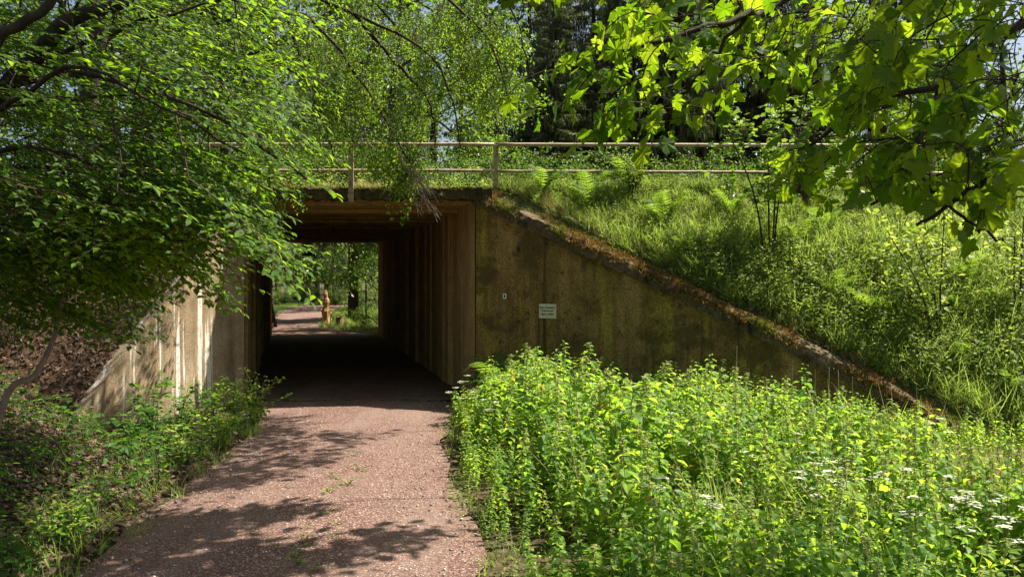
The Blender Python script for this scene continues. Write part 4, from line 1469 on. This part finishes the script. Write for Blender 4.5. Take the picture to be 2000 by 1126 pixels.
NV = [nettle_mesh(1.0, k % 2 == 1 or k == 2, random.uniform(.10, .145), random.randint(12, 16)) for k in range(9)]
NOBJ = []
for gs, gl in NV:
    NOBJ.append((mesh_from('nettle', np.concatenate(gs.v), gs.f, GREENSTEM), mesh_from('leaves', np.concatenate(gl.v), gl.f, [NETTLE if len(NOBJ) % 3 else NETTLE2, NSEED])))
ntest = lambda a, b: a > path_r(b) + .22 + .35 * vnoise(b * 1.1, 5) and b < wing_y(a) - .35 and not (b > 13.1 and a < 1.1) and not dry_zone(a + .5 * vnoise(a * 1.5, b * 1.5), b + .6 * vnoise(a * 2, b * 2 + 3)) and a < .62 * b + .4 and (a < 4.8 or random.random() < .4) and vnoise(a * .9 + 2, b * .9 + 8) > -.30 and vnoise(a * 2.1 + 12, b * 2.1 + 3) > -.40
pts = []
cell = {}
tries = 0
while len(pts) < 1900 and tries < 90000:
    tries += 1
    b = random.uniform(3.6, 14.6); a = random.uniform(-1.4, 7.6)
    if not ntest(a, b): continue
    key = (int(a / .15), int(b / .15))
    if cell.get(key, 0) >= 1: continue
    cell[key] = 1
    pts.append((a, b))
pts.sort(key=lambda q: q[1])
def nettle_height(a, b):
    tall = 1.16 if b > 10.5 and random.random() < .25 else 1.0
    e = tall * min(1.0, .45 + .6 * max(0, a - float(path_r(b)) - .15))
    back = .70 if b < 7 else (.70 + .11 * (b - 7) if b < 9.4 else .97)
    back *= 1 - .55 * min(1, max(0, a - 1.6) / 3.6) * min(1, max(0, b - 8) / 3)
    back *= (.83 if b > 11.5 else .90) if b > 9 else .95
    return e * back * random.choice((random.uniform(.5, .85), random.uniform(.75, 1.0), random.uniform(.85, 1.08), random.uniform(1.0, 1.22))) * (1 + .75 * float(vnoise(a * 1.1 + 7, b * 1.1)))
NG = 'nettles in the green bed beside the path'
NL = 'upright green stinging nettle in the dense sunlit bed right of the path'
rest = [[] for _ in NV]
bed_grass = []
for k, (a, b) in enumerate(pts):
    z = float(zlow(a, b)) - .03
    s = nettle_height(a, b)
    v = random.randrange(len(NV))
    if k < 300:
        o = bpy.data.objects.new('nettle', NOBJ[v][0]); COL.objects.link(o)
        o.location = (a, b, z); o.rotation_euler = (random.gauss(0, .07), random.gauss(0, .07), random.uniform(0, 6.28))
        w = s * random.uniform(.95, 1.15) if s > .6 else s + .15
        o.scale = (max(w, .75), max(w, .75), s)
        tag(o, NL, 'nettle', NG)
        c = bpy.data.objects.new('leaves', NOBJ[v][1]); COL.objects.link(c); c.parent = o
    else:
        rest[v].append((a, b, z, s))
g = G()
for v, (gs, gl) in enumerate(NV):
    if not rest[v]: continue
    q = np.array(rest[v])
    M = upright(q[:, :3], q[:, 3], .08)
    M[:, :, :2] *= 1.1
    if v % 3 == 0:
        V_, F_ = gl.freeze()
        g.inst((V_, [(q_, 3 if m_ == 0 else m_) for q_, m_ in F_]), M)
    else:
        g.inst(gl.freeze(), M)
    g.inst(gs.freeze(), M, 2)
xs_, ys_ = scatter(1500, -1.2, 6.5, 3.4, 13.6, lambda a, b: ntest(a, b) and a > path_r(b) + .8)
for k in range(3):
    q = np.stack([xs_[k::3], ys_[k::3], zlow(xs_[k::3], ys_[k::3]) - .02], 1)
    NG_ = TUFTL[k]
    gg_ = upright(q, rng.uniform(.6, 1.25, len(q)), .25)
    bed_grass.append((NG_, gg_))
tag(g.build('nettle_bed', [NETTLE, NSEED, GREENSTEM, NETTLE2]), kind='stuff')

g = G()
for k, (T_, M_) in enumerate(bed_grass): g.inst(T_, M_, 1 if k == 0 else 0)
tag(g.build('grass_among_the_nettles', [GRASS, DRYGRASS]), kind='stuff')

# ------------------------------------------------------------------ white umbels
def umbel_plant(h):
    o = empty('white_umbel', (0, 0, 0), '', 'wildflower')
    gs, gl, gfs = G(), G(), []
    pts = smoothpath([(0, 0, -.05), (.02, 0, h * .5), (0, .02, h)], 8)
    gs.tube(pts, np.linspace(.006, .003, 8), 5)
    heads = [(pts[-1], .085)]
    for k in range(3):
        b = pts[4 + k]; e = b + np.array([random.gauss(0, .1), random.gauss(0, .1), h * .22])
        gs.tube(smoothpath([b, (b + e) / 2 + (0, 0, .01), e], 5), .0025, 4); heads.append((e, .05))
    for c, r in heads:
        gf = G(); gfs.append(gf)
        for q in range(22):
            a = random.uniform(0, 6.28); rr = r * math.sqrt(random.random())
            p = c + np.array([rr * math.cos(a), rr * math.sin(a), .03 - 1.5 * rr * rr + random.gauss(0, .004)])
            gs.tube([c, p], .0009, 3, cap=False)
            n_ = 5
            gf.inst(LB, frames(np.repeat(p[None], n_, 0), np.stack([np.cos(np.arange(n_) * 1.257), np.sin(np.arange(n_) * 1.257), np.full(n_, .2)], 1), np.repeat(np.array([[0, 0, 1.0]]), n_, 0), np.full(n_, .016)), 0)
    PP, DD = [], []
    for k in range(16):
        p = pts[random.randrange(1, 6)]; a = random.uniform(0, 6.28)
        d = np.array([math.cos(a), math.sin(a), random.uniform(-.2, .4)])
        PP.append(p + nrm(d) * random.uniform(.02, .16)); DD.append(d)
    n_ = len(PP)
    gl.inst(LA, frames(np.array(PP), np.array(DD), np.stack([rng.normal(0, .3, n_), rng.normal(0, .3, n_), np.ones(n_)], 1), rng.uniform(.06, .1, n_)))
    local(gs, 'stem', GREENSTEM, o); local(gl, 'leaves', HERB, o)
    for gf in gfs: local(gf, 'flower_head', PETAL, o)
    return o
UM = [umbel_plant(1.0), umbel_plant(.95)]
UL = 'white flat topped umbel flower among the green nettles'
ulocs = [(905, 770, 12.5), (1010, 765, 12), (1060, 805, 11), (1150, 765, 12), (1160, 790, 11), (1240, 770, 12), (1050, 815, 10.5), (1090, 830, 10), (1220, 830, 10), (1260, 840, 9.6), (1340, 905, 8.2), (1360, 895, 8.4),
         (1440, 775, 12), (1480, 925, 8), (1600, 935, 7.6), (1640, 930, 7.6), (1690, 915, 8), (1700, 970, 7.0), (1640, 985, 6.6), (1860, 1000, 6.3), (1880, 1030, 5.9), (1950, 1010, 6.2), (1790, 1060, 5.6), (1960, 1060, 5.6),
         (1840, 1040, 6), (1580, 895, 8.4), (1300, 850, 9.5), (1120, 880, 9.0), (960, 830, 10.2), (1400, 830, 10), (1510, 800, 11), (1620, 960, 7.2), (1380, 1030, 6.2), (1190, 930, 8), (1270, 1000, 6.2), (1450, 860, 9.2), (1820, 870, 10), (930, 800, 11.5), (880, 790, 12.6), (1560, 960, 7), (1750, 985, 6.6)]
first = [True, True]
for k, (px, py, Y) in enumerate(ulocs):
    w = P(px, py, Y)
    z0 = float(zlow(w[0], w[1])) - .02
    hh = max(.45, w[2] - z0 + .17)
    v = k % 2
    if first[v]:
        o = UM[v]; first[v] = False
        o.location = (w[0], w[1], z0)
    else:
        o = copy_thing(UM[v], (w[0], w[1], z0), random.uniform(0, 6.28))
    o.scale = (1, 1, hh); tag(o, UL, 'wildflower', 'white umbels among the nettles')

# ------------------------------------------------------------------ ferns
def fern_mesh(n=9, L=.75):
    g = G()
    for k in range(n):
        a = k * 6.283 / n + random.gauss(0, .25)
        up = random.uniform(.9, 1.5)
        o = np.array([math.cos(a), math.sin(a), 0])
        l = L * random.uniform(.75, 1.1)
        pts = smoothpath([(0, 0, 0), o * l * .25 + (0, 0, l * .5 * up), o * l * .6 + (0, 0, l * .75 * up), o * l * .95 + (0, 0, l * .68 * up)], 20)
        g.tube(pts, np.linspace(.004, .0015, 20), 3, 0, cap=False)
        PP, DD, NN, SS = [], [], [], []
        for i in range(3, 20):
            t = i / 19
            d = nrm(pts[min(i + 1, 19)] - pts[i - 1])
            nn = nrm(np.cross(np.cross(d, (0, 0, 1)), d))
            sd = nrm(np.cross(d, nn))
            w = l * .26 * math.sin(math.pi * (.12 + .88 * t) ** .8) + .012
            for s in (-1, 1):
                PP.append(pts[i]); DD.append(sd * s + d * .35 - nn * .15 + rng.normal(0, .06, 3)); NN.append(nn + rng.normal(0, .12, 3)); SS.append(w)
        g.inst(FL, frames(np.array(PP), np.array(DD), np.array(NN), np.array(SS)), 0)
    return g
_v, _f = [], []
for i in range(7):  # toothed pinna
    t = i / 7
    wv = .13 * (1 - t) + .015
    _v += [(-wv if i % 2 else -wv * .55, t, -.1 * t * t), (wv if i % 2 else wv * .55, t, -.1 * t * t)]
_v.append((0, 1, -.12))
_f = [(2 * i, 2 * i + 1, 2 * i + 3, 2 * i + 2) for i in range(6)] + [(12, 13, 14)]
FL = G().add(np.array(_v), _f).freeze()
FM = [mesh_from('fern', np.concatenate(g.v), g.f, FERN) for g in (fern_mesh(9, .6), fern_mesh(11, .62), fern_mesh(8, .55))]
def fern(px, py, label, group=None, s=1.0, Y=None):
    if Y is None:
        Y = (12.42 - .0) / (.925 + (py - 541) / FPX)
        x = (px - 1000) * Y / FPX
        z = float(zemb(x, Y))
    else:
        x = (px - 1000) * Y / FPX; z = float(zlow(x, Y))
    o = bpy.data.objects.new('fern', FM[random.randrange(3)])
    COL.objects.link(o)
    o.location = (x, Y, z - .02); o.rotation_euler = (random.gauss(-.15, .1), random.gauss(0, .1), random.uniform(0, 6.28)); o.scale = (s,) * 3
    return tag(o, label, 'fern', group)
fern(1235, 372, 'tall dark fern clump standing at the foot of the right railing post', None, .95)
fern(1300, 440, 'bright fern with upright fronds halfway between railing post and multi stemmed sapling', None, .9)
fern(955, 735, 'fern at the tunnel corner behind the nettles', None, 1.25, 14.2)
fern(1010, 735, 'broad fern against the foot of the wing wall below the marker plate', None, 1.6, 13.7)
fern(1120, 745, 'fern against the wing wall right below the cream sign', None, 1.4, 13.4)
fern(1065, 740, 'smaller fern between the two big ferns at the wall foot', None, 1.2, 13.5)
for px, py in [(1680, 560), (1640, 590), (1720, 520), (1890, 560), (1930, 600), (1960, 640), (1860, 620), (1990, 560), (1150, 400), (1060, 372), (1430, 420), (1560, 480), (1780, 470), (1620, 450), (1700, 620), (1760, 680), (1880, 720), (1980, 780), (1390, 540), (1340, 500)]:
    fern(px, py, 'arching green fern growing in the grass of the slope above the wing wall', 'ferns on the grassy slope', random.uniform(.55, .95))

# ------------------------------------------------------------------ herbs
def herb_T(h, n, leaf, LT=LA, stems=3, spread=.12):
    g = G(); PP, DD, NN, SS = [], [], [], []
    for s in range(stems):
        e = np.array([random.gauss(0, spread), random.gauss(0, spread), h * random.uniform(.7, 1.1)])
        pts = smoothpath([(0, 0, -.03), e * (.3, .3, .5), e], 6)
        g.tube(pts, np.linspace(.004, .0018, 6), 3, 1, cap=False)
        for i in range(n):
            p = pts[random.randrange(1, 6)]
            a = random.uniform(0, 6.28)
            d = np.array([math.cos(a), math.sin(a), random.gauss(.05, .25)])
            PP.append(p + nrm(d) * random.uniform(.005, .05)); DD.append(d); NN.append(np.array([random.gauss(0, .3), random.gauss(0, .3), 1])); SS.append(leaf * random.uniform(.6, 1.2))
    g.inst(LT, frames(np.array(PP), np.array(DD), np.array(NN), np.array(SS)), 0)
    return g.freeze()
HT = [herb_T(random.uniform(.3, .55), 14, .048) for _ in range(5)]
x, y = scatter(9500, -.3, 10.5, 10.7, 15.4, lambda a, b: slope_ok(a, b) and vnoise(a * .8 + 3, b * .8 + 14) > -.2)
g = G()
M = upright(np.stack([x, y, zemb(x, y) - .02], 1), rng.uniform(.6, 1.25, len(x)) * np.interp(y, [13.4, 14.4], [1, .5]), .2)
pick = rng.integers(0, 5, len(x))
for k in range(5): g.inst(HT[k], M[pick == k])
x, y = scatter(260, -9, -.5, 15.6, 19, lambda a, b: True)
M = upright(np.stack([x, y, zemb(x, y) - .02], 1), rng.uniform(.6, 1.2, len(x)), .2)
for k in range(5): g.inst(HT[k], M[k::5])
x, y = scatter(900, -1.6, 2.5, 3.0, 14.6, lambda a, b: path_r(b) + .0 + .12 * vnoise(b * 2.1, 4) < a < path_r(b) + .75 and random.random() < .8)
M = upright(np.stack([x, y, zlow(x, y) - .02], 1), rng.uniform(.25, .7, len(x)), .25)
for k in range(5): g.inst(HT[k], M[k::5])
tag(g.build('undergrowth', [HERB, GREENSTEM]), kind='stuff')

# seedlings on the left bank
SEED = []
for k in range(4):
    V_, F_ = herb_T(random.uniform(.28, .42), 6, .085, LA, 2, .1)
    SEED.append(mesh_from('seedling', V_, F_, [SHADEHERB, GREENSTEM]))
cnt = 0
while cnt < 220:
    b = random.uniform(4.5, 12.2); a = random.uniform(-7.5, -3.2)
    if a > path_l(b) - .15: continue
    d = path_l(b) - a
    if random.random() > math.exp(-d * .55) or a < -.60 * b - .2: continue
    if a > -6.3 and b > 12.5 + (a + 6.2) * 1.5: continue
    o = bpy.data.objects.new('seedling', random.choice(SEED)); COL.objects.link(o)
    o.location = (a, b, float(zlow(a, b)) - .02); o.rotation_euler = (random.gauss(0, .15), random.gauss(0, .15), random.uniform(0, 6.28))
    s = random.uniform(.6, 1.25); o.scale = (s, s, s)
    tag(o, 'small broad leaved seedling in brown leaf litter on the left bank', 'seedling', 'seedlings on the left bank')
    cnt += 1

# bushes in front of the left wing wall
LBG = 'plants in front of the left wing wall'
def leafy(px, Y, h, spread, label, mat=HERB, s=1.0, n=13, leaf=.07):
    x_ = (px - 1000) * Y / FPX
    z_ = float(zlow(x_, Y))
    o = empty('leafy_plant', (x_, Y, z_), label, 'plant', LBG)
    gs, gl = G(), G()
    PP, DD, NN, SS = [], [], [], []
    for k in range(n):
        e = np.array([random.gauss(0, spread), random.gauss(0, spread), h * random.uniform(.5, 1.05)])
        pts = smoothpath([(random.gauss(0, .05), random.gauss(0, .05), -.05), e * (.35, .35, .6), e], 8)
        gs.tube(pts, np.linspace(.006, .002, 8), 4)
        for i in range(16):
            p = pts[random.randrange(2, 8)]; a = random.uniform(0, 6.28)
            d = np.array([math.cos(a), math.sin(a), random.gauss(0, .3)])
            PP.append(p + nrm(d) * random.uniform(.0, .05)); DD.append(d); NN.append(np.array([random.gauss(0, .35), random.gauss(0, .35), 1])); SS.append(leaf * random.uniform(.6, 1.2))
    gl.inst(LA, frames(np.array(PP), np.array(DD), np.array(NN), np.array(SS)))
    local(gs, 'stems', GREENSTEM, o); local(gl, 'leaves', mat, o)
    return o
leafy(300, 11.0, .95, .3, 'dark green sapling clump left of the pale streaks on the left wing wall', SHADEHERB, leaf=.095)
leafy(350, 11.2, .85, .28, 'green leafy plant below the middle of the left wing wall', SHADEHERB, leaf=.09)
leafy(410, 11.9, .75, .26, 'sunlit yellow green plant below the white streaks of the left wing wall', NETTLE, n=16)
leafy(455, 12.4, .7, .25, 'sunlit plant second from the tunnel mouth on the left', NETTLE, n=16)
leafy(500, 13.2, .75, .22, 'grey green plant at the left corner of the tunnel mouth', HERB, n=16, leaf=.05)
leafy(430, 10.9, .5, .25, 'low sunlit weed between path edge and left wing wall', NETTLE, n=14)
leafy(490, 12.2, .5, .2, 'low sunlit weed nearest the path at the left tunnel corner', NETTLE, n=14)
leafy(360, 10.0, .45, .25, 'low plant at the dappled path edge below the left wing wall', HERB, n=14)
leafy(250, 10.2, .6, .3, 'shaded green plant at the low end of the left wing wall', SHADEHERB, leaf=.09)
leafy(130, 6.9, .42, .2, 'leafy weed in the sun patch at the lower left path edge', NETTLE, n=11)
leafy(60, 6.3, .5, .2, 'leafy weed in the bottom left corner', HERB, n=12)

# small weeds on the path
WT = mesh_from('path_weed', *herb_T(.07, 6, .045, LA, 3, .04), [HERB, GREENSTEM])
for px, py in [(690, 895), (650, 940), (680, 950), (640, 965), (700, 925), (640, 1010), (655, 1030), (590, 1070), (580, 1090), (600, 1060), (650, 1055), (605, 1040), (585, 1110), (615, 1120), (890, 975), (905, 990), (900, 1010), (930, 1000), (880, 960)]:
    Y = EYE * FPX / (py - 541)
    o = bpy.data.objects.new('path_weed', WT); COL.objects.link(o)
    o.location = ((px - 1000) * Y / FPX, Y, .015); o.rotation_euler = (0, 0, random.uniform(0, 6.28))
    s = random.uniform(.6, 1.2); o.scale = (s, s, s)
    tag(o, 'tiny green weed sprouting from the red gravel path', 'weed', 'weeds on the path')

# ------------------------------------------------------------------ saplings
def sapling(px, py, label, stems, cr, leaf, LT, mat, n, Y=None, z=None):
    if Y is None:
        Y = 12.42 / (.925 + (py - 541) / FPX)
    x_ = (px - 1000) * Y / FPX
    z_ = float(zemb(x_, Y)) if z is None else z
    o = empty('sapling', (x_, Y, z_), label, 'sapling')
    gs, gl = G(), G()
    tips_ = []
    for (dx, h, lean) in stems:
        e = np.array([dx, random.gauss(0, .15), h])
        p = smoothpath([(dx * .1, 0, -.1), (dx * .35, 0, h * .5), e], 10)
        gs.tube(p, np.linspace(.017, .006, 10), 5)
        for k in range(9):
            b = p[random.randrange(4, 10)]
            q = b + np.array([random.gauss(0, cr), random.gauss(0, cr), random.gauss(.1, .15)])
            gs.tube(smoothpath([b, (b + q) / 2 + (0, 0, .04), q], 5), np.linspace(.006, .002, 5), 3)
            tips_ += [q, (b + q) / 2, b + (q - b) * .75]
    tips_ = np.array(tips_)
    idx = rng.integers(0, len(tips_), n)
    pp = tips_[idx] + rng.normal(0, .09, (n, 3))
    D = np.stack([rng.normal(0, 1, n), rng.normal(0, 1, n), rng.normal(-.3, .3, n)], 1)
    N = np.stack([rng.normal(0, .35, n), rng.normal(0, .35, n), np.ones(n)], 1)
    gl.inst(LT, frames(pp, D, N, rng.uniform(.6, 1.2, n) * leaf))
    local(gs, 'stem', TWIG, o); local(gl, 'leaves', mat, o)
    return o
sapling(1505, 515, 'multi stemmed sapling with thin dark stems on the slope under the maple', [(-.75, 2.2, 0), (-.1, 2.6, 0), (.25, 2.5, 0), (.4, 2.1, 0)], .42, .085, LM, BACKLEAF, 1100)
sapling(1835, 680, 'forked sapling with two thin dark stems low on the right slope', [(-.75, 1.65, 0), (.05, 1.9, 0), (-.2, 1.5, 0)], .32, .08, LM, HERB, 420)
sapling(1990, 640, 'leafy sapling at the right edge of the slope', [(.1, 1.6, 0), (-.2, 1.3, 0)], .35, .08, LA, HERB, 380)
sapling(1235, 390, 'slender shrub with small dark leaves just below the right railing post', [(.05, .75, 0), (-.15, .7, 0), (.2, .6, 0)], .14, .045, LA, HERB, 520)
# bent stem on the left bank
g = G()
p0 = P(-60, 800, 6.6); p0[2] = float(zlow(p0[0], p0[1]))
bent = empty('bent_sapling', p0, 'bent bare stem curving up from the leaf litter on the left', 'sapling')
st = smoothpath([p0 - (0, 0, .1), P(10, 778, 6.6), P(65, 735, 6.7), P(103, 665, 6.8), P(118, 600, 6.9), P(150, 520, 7.0), P(190, 450, 7.2)], 24)
g.tube(st, np.linspace(.03, .010, 24), 7); g.build('stem', PALETWIG, bent, smooth=True)
g = G()
q = P(130, 560, 6.9)
for k in range(10):
    q = st[random.randrange(16, 24)]
    M = frames(np.array([q]), np.array([nrm([random.gauss(.4, .5), random.gauss(0, .5), random.gauss(-.1, .2)])]), np.array([[0, 0, 1.0]]), .6)
    g.inst(SPR[k % 6], M)
g.build('leaves', [BEECH, TWIG], bent)

# dry stalks in front of the right wing wall
for px, y0, y1, lean in [(1548, 770, 702, 0), (1592, 755, 720, .0), (1618, 760, 715, .01), (1640, 790, 722, -.02), (1665, 765, 735, 0), (1737, 840, 750, -.14), (1748, 850, 760, -.05), (1850, 830, 795, 0), (1438, 725, 675, .01)]:
    Y = float(wing_y((px - 1000) * 11.9 / FPX)) - .75
    b = P(px, y0, Y); e = P(px, y1, Y)
    b[2] = float(zlow(b[0], b[1])) - .03
    g = G()
    g.tube(smoothpath([b, (b + e) / 2 + (lean * .3, 0, 0), e + (lean, 0, 0)], 8), np.linspace(.006, .0035, 8), 5)
    tag(g.build('dry_stalk', STRAW, None, loc=b), 'thin pale dry stalk standing before the dark wing wall', 'stalk', 'dry stalks before the right wing wall')
print('faces', sum(len(o.data.polygons) for o in sc.objects if o.type == 'MESH'))
